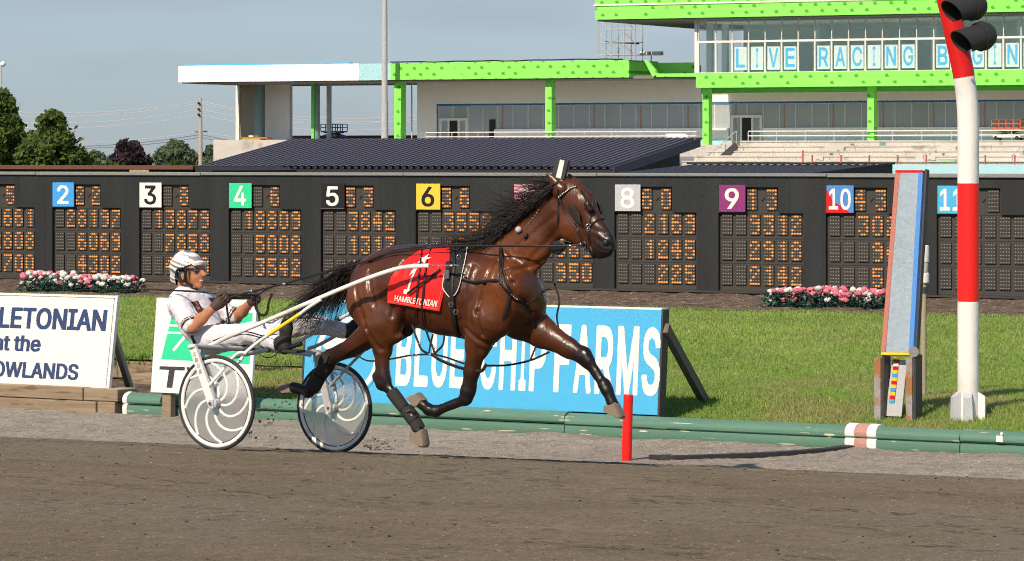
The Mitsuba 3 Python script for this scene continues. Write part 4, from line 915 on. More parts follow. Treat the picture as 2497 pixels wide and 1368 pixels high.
def tree(name, label, px0, px1, ytop, d, cols, ybot=420, nleaf=5200, seed=1, ls=.16, group=None, lobes=26, spread=1.0):
    g = np.random.default_rng(seed); k = thing(name, label, 'tree', group)
    c = at((px0 + px1) / 2, 388, d); half = (px1 - px0) / 2 * d / F; zt_ = HC - (ytop - HY) * d / F; zb_ = -.2 + .12 * zt_
    part(k, 'trunk', tube([c * [1, 1, 0] + [0, 0, -.3], c * [1, 1, 0] + [.05, 0, zt_ * .3], c * [1, 1, 0] + [0, .1, zt_ * .75]], [zt_ * .035, zt_ * .027, zt_ * .008], 9), 'mat_bark', smooth=60)
    cen, rad = [], []
    for i in range(lobes):
        h = (i + .5) / lobes; w = half * (1 - .75 * max(0, (h - .4) / .6) ** 1.7) * (.75 + .25 * min(1, h / .25)); a = i * 2.4 + g.uniform(-.4, .4); rr = w * math.sqrt(g.uniform(.08, 1)) * .78 * spread
        cen.append([math.cos(a) * rr, math.sin(a) * rr, zb_ + (zt_ - zb_) * (.06 + .84 * h)]); rad.append(half * g.uniform(.27, .43) * (1.08 - .4 * h))
    cen, rad = np.array(cen), np.array(rad)
    limbs = [tube([c * [1, 1, 0] + [0, 0, zt_ * .2 + .45 * (q[2] - zt_ * .2) * .5], c * [1, 1, 0] + q * [.55, .55, .8], c * [1, 1, 0] + q], [zt_ * .014, zt_ * .009, zt_ * .004], 5) for q in cen[::2]]
    part(k, 'limbs', limbs, 'mat_bark')
    w_ = rad ** 2 / (rad ** 2).sum(); idx = g.choice(lobes, nleaf, p=w_); dv = g.normal(size=(nleaf, 3)); dv /= np.linalg.norm(dv, axis=1, keepdims=True)
    rr = np.clip(g.random(nleaf) ** .45, 0, 1) * (1 + .22 * g.normal(size=nleaf) * .5)
    p = cen[idx] + dv * (rad[idx] * rr)[:, None] * [1, 1, .8]
    p = p[(meshkit.fbm(p * (2.2 / half) + seed, 3, seed) > .35)]; nl = len(p)
    d1 = g.normal(size=(nl, 3)); d1 /= np.linalg.norm(d1, axis=1, keepdims=True); d2 = np.cross(d1, g.normal(size=(nl, 3))); d2 /= np.linalg.norm(d2, axis=1, keepdims=True)
    sz = ls * g.uniform(.6, 1.4, (nl, 1)); Vv = np.stack([p - d1 * sz, p + d2 * sz * .55, p + d1 * sz, p - d2 * sz * .55], 1).reshape(-1, 3) + c * [1, 1, 0]
    Ff = (np.array([[0, 1, 2], [0, 2, 3]])[None] + (np.arange(nl) * 4)[:, None, None]).reshape(-1, 3)
    u = meshkit.fbm(p * (3.0 / half) + 9, 3, seed + 3)[:, None]; cc = np.array(cols[0]) * (1 - u) + np.array(cols[1]) * u; cc = cc * g.uniform(.6, 1.35, (nl, 1))
    part(k, 'crown', trimesh.Trimesh(Vv, Ff, process=False), 'mat_leaf', smooth=True, color=np.repeat(cc, 4, 0))
    return k


GR = ((.065, .115, .032), (.17, .235, .065)); PU = ((.038, .030, .034), (.085, .062, .068)); FA = ((.10, .16, .09), (.18, .24, .13))
tree('broadleaf_tree', 'tall dark green tree cut by the left frame edge, highest of the trees', -85, 82, 200, 205, GR, seed=3, nleaf=19000, ls=.15, lobes=46)
tree('broadleaf_tree', 'rounded dense green tree beside the tallest tree at far left', 36, 222, 262, 200, GR, seed=11, nleaf=20000, ls=.14, lobes=46)
tree('purple_tree', 'low dark purple leaved tree behind the brown roof', 248, 384, 340, 230, PU, seed=5, nleaf=7500, ls=.16)
tree('pale_tree', 'pale green rounded tree between the purple tree and the utility pole', 368, 492, 341, 480, FA, seed=8, nleaf=6500, ls=.31)
tree('pale_tree', 'small pale green tree just right of the utility pole', 478, 560, 352, 490, FA, seed=9, nleaf=3000, ls=.32)
tree('pale_tree', 'faint green bush peeking out between the round tree and the purple tree', 196, 272, 366, 440, FA, seed=12, nleaf=3000, ls=.3)
tree('low_bush', 'low yellowish green bush in front of the purple tree', 236, 322, 388, 190, ((.06, .09, .02), (.11, .14, .04)), seed=13, nleaf=2200, ls=.12)
tree('low_bush', 'low green bush below the pale tree near the utility pole', 395, 470, 384, 205, ((.05, .08, .025), (.09, .12, .04)), seed=14, nleaf=2200, ls=.13)
xs2 = np.linspace(-60, 60, 400)
up_ = thing('utility_pole', 'wooden utility pole with crossarm and insulators left of the concrete podium', 'utility pole')
dU = 420; b0 = at(489, 420, dU); part(up_, 'pole', tube([b0 + [0, 0, -2], at(489, 238, dU)], [.28, .17], 10), 'mat_polewood', smooth=60)
part(up_, 'crossarm', tube([at(474, 321, dU), at(505, 321, dU + 1)], .10, 6), 'mat_polewood')
for y in (252, 267, 280): part(up_, 'insulator', [tube([at(489, y, dU), at(484, y + 1, dU - .4)], .10, 6), ball(at(484, y - 1, dU - .4), .15, 1)], 'mat_char')
for y, yl, yr in ((252, 273, 262), (267, 290, 258), (280, 302, 276), (247, 262, 250), (321, 334, 300), (328, 345, 331), (335, 348, 333)):
    L0, M0, R0 = at(-60, yl + 2, 450), at(489, y, dU), at(1150, yr + 14, 400)
    tt = np.linspace(0, 1, 13)[:, None]
    w1 = L0 + (M0 - L0) * tt - np.array([0, 0, .92]) * 4 * tt * (1 - tt); w2 = M0 + (R0 - M0) * tt - np.array([0, 0, 1.5]) * 4 * tt * (1 - tt)
    one('power_line', 'thin power line strung across the sky past the utility pole', 'power line', tube(np.vstack([w1, w2[1:]]), .029, 5), 'mat_wire' if y < 325 else 'mat_char', group='power lines')
fm = thing('flood_light_mast', 'floodlight mast with round white lamp at the far left edge', 'floodlight mast'); dM_ = 240
part(fm, 'mast', tube([at(2, 420, dM_), at(2, 152, dM_)], .06, 8), 'mat_lgrey'); part(fm, 'lamp_head', ball(at(7, 156, dM_), .2, 2, (1, 1, .9)), 'mat_white'); part(fm, 'bracket', beam(at(-6, 151, dM_), at(8, 151, dM_), .06, .06), 'mat_char')
# ---------------------------------------------------------------- smooth bodies from blended bones
def surface_nets(Fv, org, h):
    S = Fv < 0
    c = np.zeros(np.array(S.shape) - 1, int); cor = [(i, j, k) for i in (0, 1) for j in (0, 1) for k in (0, 1)]
    sl = lambda o: tuple(slice(o[a], S.shape[a] - 1 + o[a]) for a in range(3))
    for o in cor: c += S[sl(o)]
    act = (c > 0) & (c < 8); I = np.argwhere(act); idx = -np.ones(act.shape, int); idx[act] = np.arange(len(I))
    acc, cnt = np.zeros((len(I), 3)), np.zeros(len(I))
    for a in range(3):
        b, d = [x for x in range(3) if x != a]
        for i in (0, 1):
            for j in (0, 1):
                o0 = np.zeros(3, int); o0[b], o0[d] = i, j; o1 = o0.copy(); o1[a] = 1
                f0, f1 = Fv[tuple((I + o0).T)], Fv[tuple((I + o1).T)]; cr = (f0 < 0) != (f1 < 0); t = np.where(cr, f0 / np.where(cr, f0 - f1, 1), 0)
                p = o0 + t[:, None] * (o1 - o0); acc += p * cr[:, None]; cnt += cr
    V = org + h * (I + acc / cnt[:, None]); Q = []
    for a in range(3):
        b, d = (a + 1) % 3, (a + 2) % 3
        n = S.shape; s0 = [slice(1, n[x] - 1) for x in range(3)]; s0[a] = slice(0, n[a] - 1); s1 = list(s0); s1[a] = slice(1, n[a])
        cr = S[tuple(s0)] != S[tuple(s1)]; E = np.argwhere(cr) + [0 if x == a else 1 for x in range(3)]; ins = S[tuple(E.T)]
        eb, ed = np.eye(3, dtype=int)[b], np.eye(3, dtype=int)[d]
        q = np.stack([idx[tuple((E - eb - ed).T)], idx[tuple((E - ed).T)], idx[tuple(E.T)], idx[tuple((E - eb).T)]], 1)
        q = np.where(ins[:, None], q, q[:, ::-1]); Q.append(q)
    return V, np.vstack(Q)


class Body:
    """Round cones in a frame's local coordinates: (a, b, ra, rb, squash of t, blend, colour)."""
    def __init__(self): self.p = []
    def add(self, a, b, ra, rb=None, sq=1.0, k=.03, col=(.1, .1, .1)):
        self.p.append((np.array(a, float), np.array(b, float), ra, ra if rb is None else rb, sq, k, np.array(col))); return self
    def chain(self, pts, rad, **kw):
        for i in range(len(pts) - 1): self.add(pts[i], pts[i + 1], rad[i], rad[i + 1], **kw)
        return self
    @staticmethod
    def dist(P, q, grow=0.0):
        a, b, ra, rb, sq, k, _ = q; s = np.array([1, 1 / sq, 1]); m = (a[1] + b[1]) / 2 * (1 - 1 / sq)
        A, B, X = a * s + [0, m, 0], b * s + [0, m, 0], P * s + np.array([0, m, 0]); ba = B - A; L = ba @ ba
        t = np.clip(((X - A) @ ba) / L, 0, 1) if L > 1e-12 else np.zeros(P.shape[:-1])
        return np.linalg.norm(X - A - t[..., None] * ba, axis=-1) - (ra + (rb - ra) * t) - grow
    def field(self, h, grow=0.0, disp=None):
        lo = np.min([np.minimum(q[0], q[1]) - max(q[2], q[3]) - .03 - grow for q in self.p], 0); hi = np.max([np.maximum(q[0], q[1]) + max(q[2], q[3]) + .03 + grow for q in self.p], 0)
        n = np.ceil((hi - lo) / h).astype(int) + 2; self.lo, self.h = lo, h; Fv = np.full(n, .2)
        ax = [lo[i] + h * np.arange(n[i]) for i in range(3)]
        for q in self.p:
            r = max(q[2], q[3]) * max(1, q[4]) + grow + .09; i0 = np.maximum(0, ((np.minimum(q[0], q[1]) - r - lo) / h).astype(int)); i1 = np.minimum(n, ((np.maximum(q[0], q[1]) + r - lo) / h).astype(int) + 2)
            P = np.stack(np.meshgrid(*[ax[i][i0[i]:i1[i]] for i in range(3)], indexing='ij'), -1); d = self.dist(P, q, grow); k = q[5]
            s = tuple(slice(i0[i], i1[i]) for i in range(3)); f = Fv[s]; e = np.maximum(k - np.abs(f - d), 0) / k; Fv[s] = np.minimum(f, d) - e * e * k / 4
        if disp is not None:
            near = np.abs(Fv) < .04; I = np.argwhere(near); Fv[near] += disp(lo + h * I)
        self.F = Fv; return self
    def mesh(self):
        V, Q = surface_nets(self.F, self.lo, self.h)
        m = trimesh.Trimesh(V, np.vstack([Q[:, [0, 1, 2]], Q[:, [0, 2, 3]]]), process=False); trimesh.smoothing.filter_taubin(m, iterations=4); return m
    def colors(self, V, soft=.012):
        D = np.stack([self.dist(V, q) for q in self.p], 1); w = np.exp(-(D - D.min(1, keepdims=True)) / soft); w /= w.sum(1, keepdims=True)
        return w @ np.array([q[6] for q in self.p])
    def val(self, P): return map_coordinates(self.F, ((np.asarray(P) - self.lo) / self.h).T, order=1, mode='nearest')


H = HORSE.L
SC = lambda r, b=0: r * 27.6 / F            # a radius in photo pixels at the horse's distance
hp = lambda x, y, b=0.0: HORSE.L(x, y, b)
BAY, RED, DARK, BLK = (.068, .0200, .0058), (.118, .0345, .0095), (.024, .010, .006), (.0085, .0072, .0065)
hb = Body()


def hs(p, q, r0, r1=None, b=0.0, b2=None, sq=1.0, k=.08, col=BAY):
    b2 = b if b2 is None else b2
    hb.add(hp(p[0], p[1], b), hp(q[0], q[1], b2), SC(r0), SC(r0 if r1 is None else r1), sq, k, col)


# trunk
hs((932, 702), (1000, 698), 84, 90, sq=.86, col=BAY); hs((1000, 698), (1085, 708), 90, 101, sq=.84, col=BAY); hs((1085, 708), (1165, 716), 101, 108, sq=.80, col=BAY)
hs((1165, 716), (1240, 712), 105, 84, sq=.80, col=BAY); hs((1110, 640), (1180, 628), 38, 36, sq=.55); hs((950, 650), (1060, 640), 42, 38, sq=.8)
hs((1258, 735), (1286, 740), 62, 45, b=.08, sq=1.0, col=BAY)                                    # breast
hs((1228, 700), (1205, 770), 62, 50, b=-.13, b2=-.15, sq=.8, k=.06, col=RED); hs((1245, 700), (1270, 775), 60, 48, b=.13, b2=.16, sq=.8, k=.06)
# neck and head
hs((1215, 655), (1290, 592), 82, 58, sq=.46, k=.07, col=RED); hs((1290, 592), (1362, 512), 58, 46, sq=.43, k=.07, col=BAY); hs((1362, 512), (1388, 478), 48, 38, sq=.5, k=.06)
HQ = .62
hs((1384, 478), (1415, 500), 35, 38, sq=HQ, k=.04, col=BAY); hs((1392, 545), (1404, 548), 39, 36, sq=.58, k=.045, col=RED); hs((1415, 500), (1452, 562), 38, 28, sq=HQ, k=.04, col=BAY)
hs((1405, 560), (1452, 596), 30, 22, sq=.5, k=.04, col=BAY); hs((1452, 562), (1476, 590), 27, 25, sq=.66, k=.04, col=BLK); hs((1458, 606), (1476, 604), 20, 22, sq=.7, k=.03, col=BLK); hs((1452, 614), (1466, 618), 13, 12, sq=.7, k=.02, col=BLK)
hs((1432, 498), (1436, 510), 9, 8, b=-.085, sq=.8, k=.02, col=DARK)                             # brow over the eye
for b, tip, base in ((-.07, (1334, 422), (1362, 462)), (.06, (1387, 426), (1404, 456))):
    hs(base, tip, 20, 4, b=b, b2=b * 1.35, sq=.55, k=.02, col=BAY)
# near hind leg
hs((905, 735), (930, 790), 66, 50, b=-.12, b2=-.14, sq=.72, k=.06, col=RED); hs((930, 790), (932, 848), 47, 24, b=-.15, b2=-.13, sq=.75, k=.05, col=BAY); hs((932, 848), (934, 915), 22, 19, b=-.13, sq=.75, k=.04, col=BAY)
hs((934, 915), (936, 932), 19, 19, b=-.13, sq=.7, k=.03, col=BLK); hs((918, 918), (930, 935), 10, 14, b=-.13, k=.025, col=BLK); hs((938, 935), (990, 1000), 13, 11.5, b=-.13, b2=-.14, sq=.8, k=.03, col=BLK)
hs((990, 1000), (1008, 1018), 14, 15.5, b=-.14, k=.02, col=BLK); hs((1008, 1018), (1022, 1052), 14, 15, b=-.14, k=.02, col=BLK)
hs((950, 772), (962, 812), 36, 24, b=-.16, b2=-.15, sq=.7, k=.06, col=BAY)                      # stifle
# far hind leg
hs((925, 745), (930, 790), 60, 46, b=.13, b2=.14, sq=.75, k=.06); hs((930, 792), (862, 845), 42, 24, b=.14, b2=.13, sq=.8, k=.05); hs((862, 845), (805, 872), 22, 20, b=.13, sq=.75, k=.03, col=DARK)
hs((805, 872), (800, 882), 20, 20, b=.13, sq=.7, k=.03, col=BLK); hs((802, 885), (766, 942), 13.5, 12, b=.13, sq=.8, k=.03, col=BLK); hs((766, 942), (752, 955), 15, 15.5, b=.13, k=.02, col=BLK); hs((752, 953), (716, 946), 13.5, 14, b=.13, k=.02, col=BLK)
# near fore leg
hs((1190, 780), (1165, 835), 54, 33, b=-.16, b2=-.14, sq=.75, k=.06, col=BAY); hs((1165, 835), (1152, 905), 30, 20.5, b=-.14, sq=.78, k=.04, col=BAY); hs((1152, 905), (1142, 948), 20, 18, b=-.14, sq=.78, k=.03, col=DARK)
hs((1140, 955), (1136, 970), 19.5, 18, b=-.14, sq=.8, k=.025, col=BLK); hs((1134, 974), (1064, 1002), 12.5, 11.5, b=-.14, sq=.8, k=.025, col=BLK); hs((1062, 1002), (1046, 1000), 14, 14, b=-.14, k=.02, col=BLK); hs((1046, 998), (1030, 986), 12, 14, b=-.14, k=.02, col=BLK)
# far fore leg
hs((1278, 780), (1318, 808), 50, 36, b=.15, sq=.75, k=.06, col=BAY); hs((1318, 808), (1385, 848), 35, 24, b=.15, sq=.78, k=.05, col=BAY); hs((1385, 848), (1418, 866), 23, 20, b=.15, sq=.78, k=.03, col=DARK)
hs((1424, 868), (1432, 880), 21, 19, b=.15, sq=.8, k=.025, col=BLK); hs((1436, 884), (1472, 936), 13, 12, b=.15, sq=.8, k=.025, col=BLK); hs((1474, 938), (1480, 950), 15, 15, b=.15, k=.02, col=BLK); hs((1482, 952), (1494, 984), 11.5, 13.5, b=.15, k=.02, col=BLK)
hs((990, 800), (975, 812), 22, 18, b=0, sq=.5, k=.05, col=DARK)
grooves = [((1205, 640), (1178, 760), .018), ((1178, 760), (1185, 815), .018), ((1265, 640), (1330, 560), .012), ((1240, 600), (1330, 525), .01), ((985, 640), (960, 770), .012), ((900, 660), (920, 740), .01), ((1420, 575), (1455, 600), .008), ((1255, 690), (1265, 780), .014), ((872, 690), (902, 800), .014), ((902, 800), (925, 850), .010), ((992, 745), (966, 815), .016), ((1140, 800), (1192, 842), .014), ((1168, 850), (1152, 935), .009), ((1235, 665), (1335, 618), .012), ((1408, 556), (1450, 572), .008), ((930, 850), (938, 915), .008), ((1215, 620), (1250, 690), .012), ((1100, 700), (1092, 800), .007), ((1060, 700), (1050, 795), .006), ((1150, 650), (1140, 790), .009), ((1392, 830), (1425, 858), .007), ((1448, 905), (1472, 936), .005), ((955, 958), (988, 998), .005)]
grooves = [(H(*a, -.2), H(*b, -.2), d) for a, b, d in grooves]


def muscle(P):
    n = .014 * (meshkit.fbm(P * [10, 9, 6], 3, 4) - .5) + .004 * (meshkit.fbm(P * [34, 34, 26], 2, 5) - .5)
    for a, b, d in grooves:
        A, B_ = a[[0, 2]], b[[0, 2]]; X = P[:, [0, 2]]; t = np.clip(((X - A) @ (B_ - A)) / ((B_ - A) @ (B_ - A)), 0, 1); r = np.linalg.norm(X - A - t[:, None] * (B_ - A), axis=1)
        n += d * (np.exp(-(r / .017) ** 2) - .35 * np.exp(-((r - .034) / .02) ** 2)) * (P[:, 1] < -.02)
    return n


hb.field(.0088, disp=muscle)
hm = hb.mesh(); hv = hm.vertices; hc = hb.colors(hv, .02)
n1 = meshkit.fbm(hv * 6, 3, 8)[:, None]; hc = hc * (.45 + 1.1 * n1)
leg = np.clip((.80 - hv[:, 2:3]) / .32, 0, 1); hc = hc * (1 - .8 * leg) + np.array(BLK) * .8 * leg
topl = np.clip((hv[:, 2:3] - 1.47) / .1, 0, 1) * (hv[:, :1] < hp(1180, 600)[0]); hc = hc * (1 - .6 * topl) + np.array(BLK) * .6 * topl
hk = thing('horse', 'bay trotting horse with black mane and tail in full stride, wearing harness and red saddlecloth', 'horse')
part(hk, 'body', hm, 'mat_coat', HORSE, smooth=True, color=hc)


def hit(px, py, lift=.0, dmin=25.5, dmax=30.0):
    """Where the camera ray through a pixel meets the horse (local coordinates), lifted off the coat."""
    r = np.array([(px - CX) / F, 1.0, -(py - HY) / F]); d = np.arange(dmin, dmax, .006)
    P = HORSE.inv(d[:, None] * r + [0, 0, HC]); f = hb.val(P); i = np.argmax(f < 0)
    if not (f < 0).any(): i = np.argmin(f)
    n = np.array([0, -1.0, .0]); return P[i] + n * lift


def surf_t(s, z, side=-1):
    """Outermost t of the horse's side at (s, z)."""
    t = np.arange(-.45, .45, .006) * (1 if side < 0 else -1); P = np.stack([np.full(t.shape, s), t, np.full(t.shape, z)], 1); f = hb.val(P)
    return t[np.argmax(f < 0)] if (f < 0).any() else None


def pillow(poly, b, w, inset=.8):
    """Convex lump with the given pixel outline, w metres thick, centred on the plane t = b."""
    p = np.array([hp(x, y, b) for x, y in poly]); c = p.mean(0)
    q = np.vstack([p + [0, -w * .28, 0], p + [0, w * .28, 0], c + (p - c) * inset + [0, -w / 2, 0], c + (p - c) * inset + [0, w / 2, 0]]); return trimesh.convex.convex_hull(q)


for b, poly in ((-.14, [(1006, 1050), (1036, 1046), (1043, 1084), (1040, 1091), (1028, 1090), (1004, 1072)]), (.13, [(684, 942), (690, 937), (716, 934), (718, 958), (694, 960), (683, 952)]),
                (-.14, [(995, 970), (1022, 957), (1038, 975), (1024, 993), (1014, 993)]), (.15, [(1477, 988), (1504, 980), (1521, 1014), (1519, 1021), (1506, 1018), (1477, 1004)])):
    part(hk, 'hoof', pillow(poly, b, .09), 'mat_hoof', HORSE, smooth=50)
eye = hit(1424, 509, -.012); part(hk, 'eye', ball(eye, .022, 2, (1, .8, .9)), 'mat_eye', HORSE, smooth=True)
part(hk, 'nostril', ball(hit(1476, 592, .004), .029, 2, (.8, .5, .95)), 'mat_black', HORSE, smooth=True)
part(hk, 'mouth', tube(spline([hit(x, y, .002) for x, y in ((1484, 614), (1470, 612), (1456, 606))], 12), .0045, 5), 'mat_black', HORSE)


def strands(roots, flow, n, seed, length, rad, spread, cols, segs=6):
    """Tapered hairs: roots(g) -> a point, flow(g, root) -> (direction, droop)."""
    g = np.random.default_rng(seed); ms, cc = [], []
    for _ in range(n):
        r0, d, droop = flow(g); L = length * g.uniform(.55, 1.1); t = np.linspace(0, 1, segs)[:, None]; d = d + g.normal(size=3) * spread; cur = g.normal(size=3) * .13
        P = r0 + d * L * t + np.array([0, 0, -1.0]) * droop * L * t ** 2 + cur * L * t ** 2 * .7 + np.sin(t * 6 + g.uniform(0, 6)) * g.normal(size=3) * .012 * t
        m = tube(P, rad * g.uniform(.6, 1.3) * np.linspace(1, .12, segs), 3, cap=False); ms.append(m); cc.append(np.tile(np.array(cols) * g.uniform(.5, 1.7), (len(m.vertices), 1)))
    return cat(ms), np.vstack(cc)


HAIR = (.013, .010, .009)
crest = spline([hp(x, y, -.01) for x, y in ((1376, 452), (1352, 466), (1318, 492), (1285, 522), (1255, 553), (1225, 580), (1180, 596), (1135, 602))], 60)


def mane_flow(g):
    i = g.random() ** .9; k = i * (len(crest) - 1); p = crest[int(k)] + np.array([g.normal() * .008, g.uniform(-.05, .02), g.normal() * .012])
    return p, np.array([-.90, g.uniform(-.35, .05), g.uniform(-.14, .40)]), g.uniform(-.05, .36)


def mane_lie(g):
    i = g.random(); k = i * (len(crest) - 1); p = crest[int(k)] + np.array([0, g.uniform(-.09, .0), g.uniform(-.0, .03)])
    return p, np.array([-.80, -.22, -.40]) * .85, .2


m1, c1 = strands(None, mane_flow, 1100, 1, .34, .0030, .11, HAIR, 7); m2, c2 = strands(None, mane_lie, 1000, 2, .19, .0046, .08, HAIR)
under = tube(crest + [-.02, -.02, .004], np.linspace(.04, .055, len(crest)), 8); cu = np.tile(np.array(HAIR) * .7, (len(under.vertices), 1))
part(hk, 'mane', [m1, m2, under], 'mat_hair', HORSE, smooth=True, color=np.vstack([c1, c2, cu]))
wv, wc = strands(None, lambda g: (hp(1250 + 40 * g.random(), 545 - 40 * g.random(), -.03), np.array([-.8, -.1, .42]), .1), 70, 9, .30, .0022, .22, HAIR)
part(hk, 'mane', wv, 'mat_hair', HORSE, smooth=True, color=wc)
tailp = spline([hp(868, 655, 0), hp(842, 672, 0), hp(800, 705, .0), hp(752, 742, .02), hp(700, 752, .04)], 30)


def tail_flow(g):
    p = tailp[int(g.random() ** 1.1 * 14)] + g.normal(size=3) * [.02, .04, .03]
    return p, np.array([-.86, g.normal() * .10, -.50]), g.uniform(-.08, .34)


def tail_low(g):
    p = tailp[int(g.random() * 12)] + np.array([g.normal() * .02, g.normal() * .04, -.02])
    return p, np.array([-.45, g.normal() * .1, -.76]), g.uniform(-.15, .25)


m1, c1 = strands(None, tail_flow, 800, 4, .56, .0030, .06, HAIR, 8); m2, c2 = strands(None, tail_low, 380, 5, .40, .0028, .08, HAIR, 7)
dock = tube(tailp[:12], np.linspace(.05, .035, 12), 10); cu = np.tile(np.array(HAIR), (len(dock.vertices), 1))
part(hk, 'tail', [m1, m2, dock], 'mat_hair', HORSE, smooth=True, color=np.vstack([c1, c2, cu]))

# boots and wraps on the legs
def band(a, b, t, r0, r1, nm, m_='mat_wrap'):
    P = np.linspace(hp(*a, t), hp(*b, t), 5); part(hk, nm, tube(P, np.array([SC(r0) * .96, SC(r0), (SC(r0) + SC(r1)) / 2, SC(r1), SC(r1) * .96]), 16), m_, HORSE, smooth=50)


band((955, 955), (986, 996), -.135, 16, 15.5, 'leg_wrap'); band((990, 998), (1012, 1026), -.14, 17.5, 18, 'fetlock_boot'); band((1012, 1027), (1022, 1047), -.14, 16, 16.5, 'pastern_boot')
band((802, 884), (782, 912), .13, 20, 19, 'leg_wrap'); band((780, 914), (760, 948), .13, 19, 20, 'fetlock_boot')
part(hk, 'boot_buckle', [beam(hp(990, 1004, -.2), hp(1001, 998, -.2), .006, .01)], 'mat_chrome', HORSE)
part(hk, 'leg_wrap', pillow([(792, 858), (815, 866), (806, 892), (783, 886)], .13, .12), 'mat_wrap', HORSE)

# saddlecloth draped over the near side, and its mirror image on the far side
NS, NZ = 46, 44
cl_top = [(1014, 601), (1106, 599)]; cl_bot = [(953, 745), (1083, 758)]


def drape(side):
    pts = np.zeros((NS, NZ, 3)); ok = True
    for i in range(NS):
        u = i / (NS - 1); run = None
        for j in range(NZ):
            v = j / (NZ - 1)
            top = (1012 + (1106 - 1012) * u, 603 - 3 * u); bot = (957 + (1086 - 957) * u - 0, 738 + 20 * u); bow = -18 * math.sin(math.pi * v) * (1 - u) ** 2 + 6 * math.sin(math.pi * v) * u
            x, y = top[0] + (bot[0] - top[0]) * v + bow, top[1] + (bot[1] - top[1]) * v
            L = hp(x, y, -.2); t = surf_t(L[0], L[2], side)
            if t is None: t = (-.02 if run is None else run)
            elif side > 0: t = -t
            t = -abs(t); run = t if run is None else min(run, t); pts[i, j] = (L[0], run, L[2])
    tt = gaussian_filter(pts[:, :, 1], (1.6, 1.6)) - .012 + .007 * (meshkit.fbm(np.stack([pts[:, :, 0] * 7, pts[:, :, 2] * 2.4, pts[:, :, 0] * 0], -1), 3, 6) - .5) * np.linspace(0, 1.6, NZ)
    pts[:, :, 1] = np.minimum(tt, pts[:, :, 1] - .006) * (1 if side < 0 else -1); return pts


def sheet(P, th=.004):
    n, m = P.shape[:2]; V_ = np.concatenate([P.reshape(-1, 3), (P + [0, th, 0]).reshape(-1, 3)]); i, j = np.meshgrid(np.arange(n - 1), np.arange(m - 1), indexing='ij'); a = (i * m + j).ravel(); o = n * m
    F_ = [np.stack([a, a + 1, a + m + 1], 1), np.stack([a, a + m + 1, a + m], 1), np.stack([a, a + m + 1, a + 1], 1) + o, np.stack([a, a + m, a + m + 1], 1) + o]
    rim = np.concatenate([np.arange(m), np.arange(1, n) * m + m - 1, (n - 1) * m + np.arange(m - 2, -1, -1), np.arange(n - 2, -1, -1) * m]); r0, r1 = rim[:-1], rim[1:]
    F_ += [np.stack([r0, r1, r1 + o], 1), np.stack([r0, r1 + o, r0 + o], 1)]; return trimesh.Trimesh(V_, np.vstack(F_), process=False)


CP = drape(-1)
sc_k = part(hk, 'saddlecloth', sheet(CP), 'mat_hotred', HORSE, smooth=60)
part(sc_k, 'far_flap', sheet(CP * [1, -1, 1]), 'mat_hotred', HORSE, smooth=60)


def on_cloth(m, lift=.004):
    """Wraps a flat mesh given in (u, v) cloth coordinates (0..1, v down) with its thickness in y onto the cloth."""
    m = cat(m).copy(); m = m.subdivide_to_size(.03); v = m.vertices
    c = [np.clip(v[:, 0], 0, 1) * (NS - 1), np.clip(v[:, 2], 0, 1) * (NZ - 1)]; P = np.stack([map_coordinates(CP[:, :, k], c, order=1) for k in range(3)], 1); P[:, 1] += v[:, 1] * 1.0 - lift
    return trimesh.Trimesh(P, m.faces, process=False)


def cloth_words(t, u0, u1, v0, v1, **k):
    m = words(t, u0, u1, 0, 1, 0, .002, **k); m.vertices[:, 2] = v1 + (v0 - v1) * m.vertices[:, 2]; return on_cloth(m)


part(sc_k, 'lettering', cloth_words('HAMBLETONIAN', .13, .93, .845, .945), 'mat_white', HORSE, smooth=False)
part(sc_k, 'number', cloth_words('1', .27, .40, .33, .80), 'mat_white', HORSE, smooth=False)
star = Polygon([(.5 + (.5 if i % 2 == 0 else .2) * math.sin(i * math.pi / 5), .5 + (.5 if i % 2 == 0 else .2) * math.cos(i * math.pi / 5)) for i in range(10)])
gx = extr(unary_union([affinity.scale(star, .28, .20, origin=(0, 0)), sbox(.0, -.05, .28, .01)]), -.002, 0); gx.vertices = gx.vertices * [1, 1, 1] + [.22, 0, 0]; gx.vertices[:, 2] = .30 - gx.vertices[:, 2] * .95; part(sc_k, 'crest', on_cloth(gx), 'mat_white', HORSE, smooth=False)
for u in (.955,): part(sc_k, 'seam', on_cloth(box(u, u + .008, -.001, 0, .02, .98)), 'mat_lipink', HORSE, smooth=False)
part(sc_k, 'seam', on_cloth(box(.02, .95, -.001, 0, .965, .975)), 'mat_lipink', HORSE, smooth=False)


# harness straps picked on the coat
def strap(nm, px, r=.008, lift=.006, m_='mat_leather', parent=None, n=30, flat=.45, off=None):
    P = np.array([hit(x, y, lift) if off is None else hp(x, y, off) for x, y in px]); P = spline(P, n)
    return part(parent or hk, nm, tube(P, r, 8, flat=flat, side=(0, 1, .2)), m_, HORSE, smooth=60)


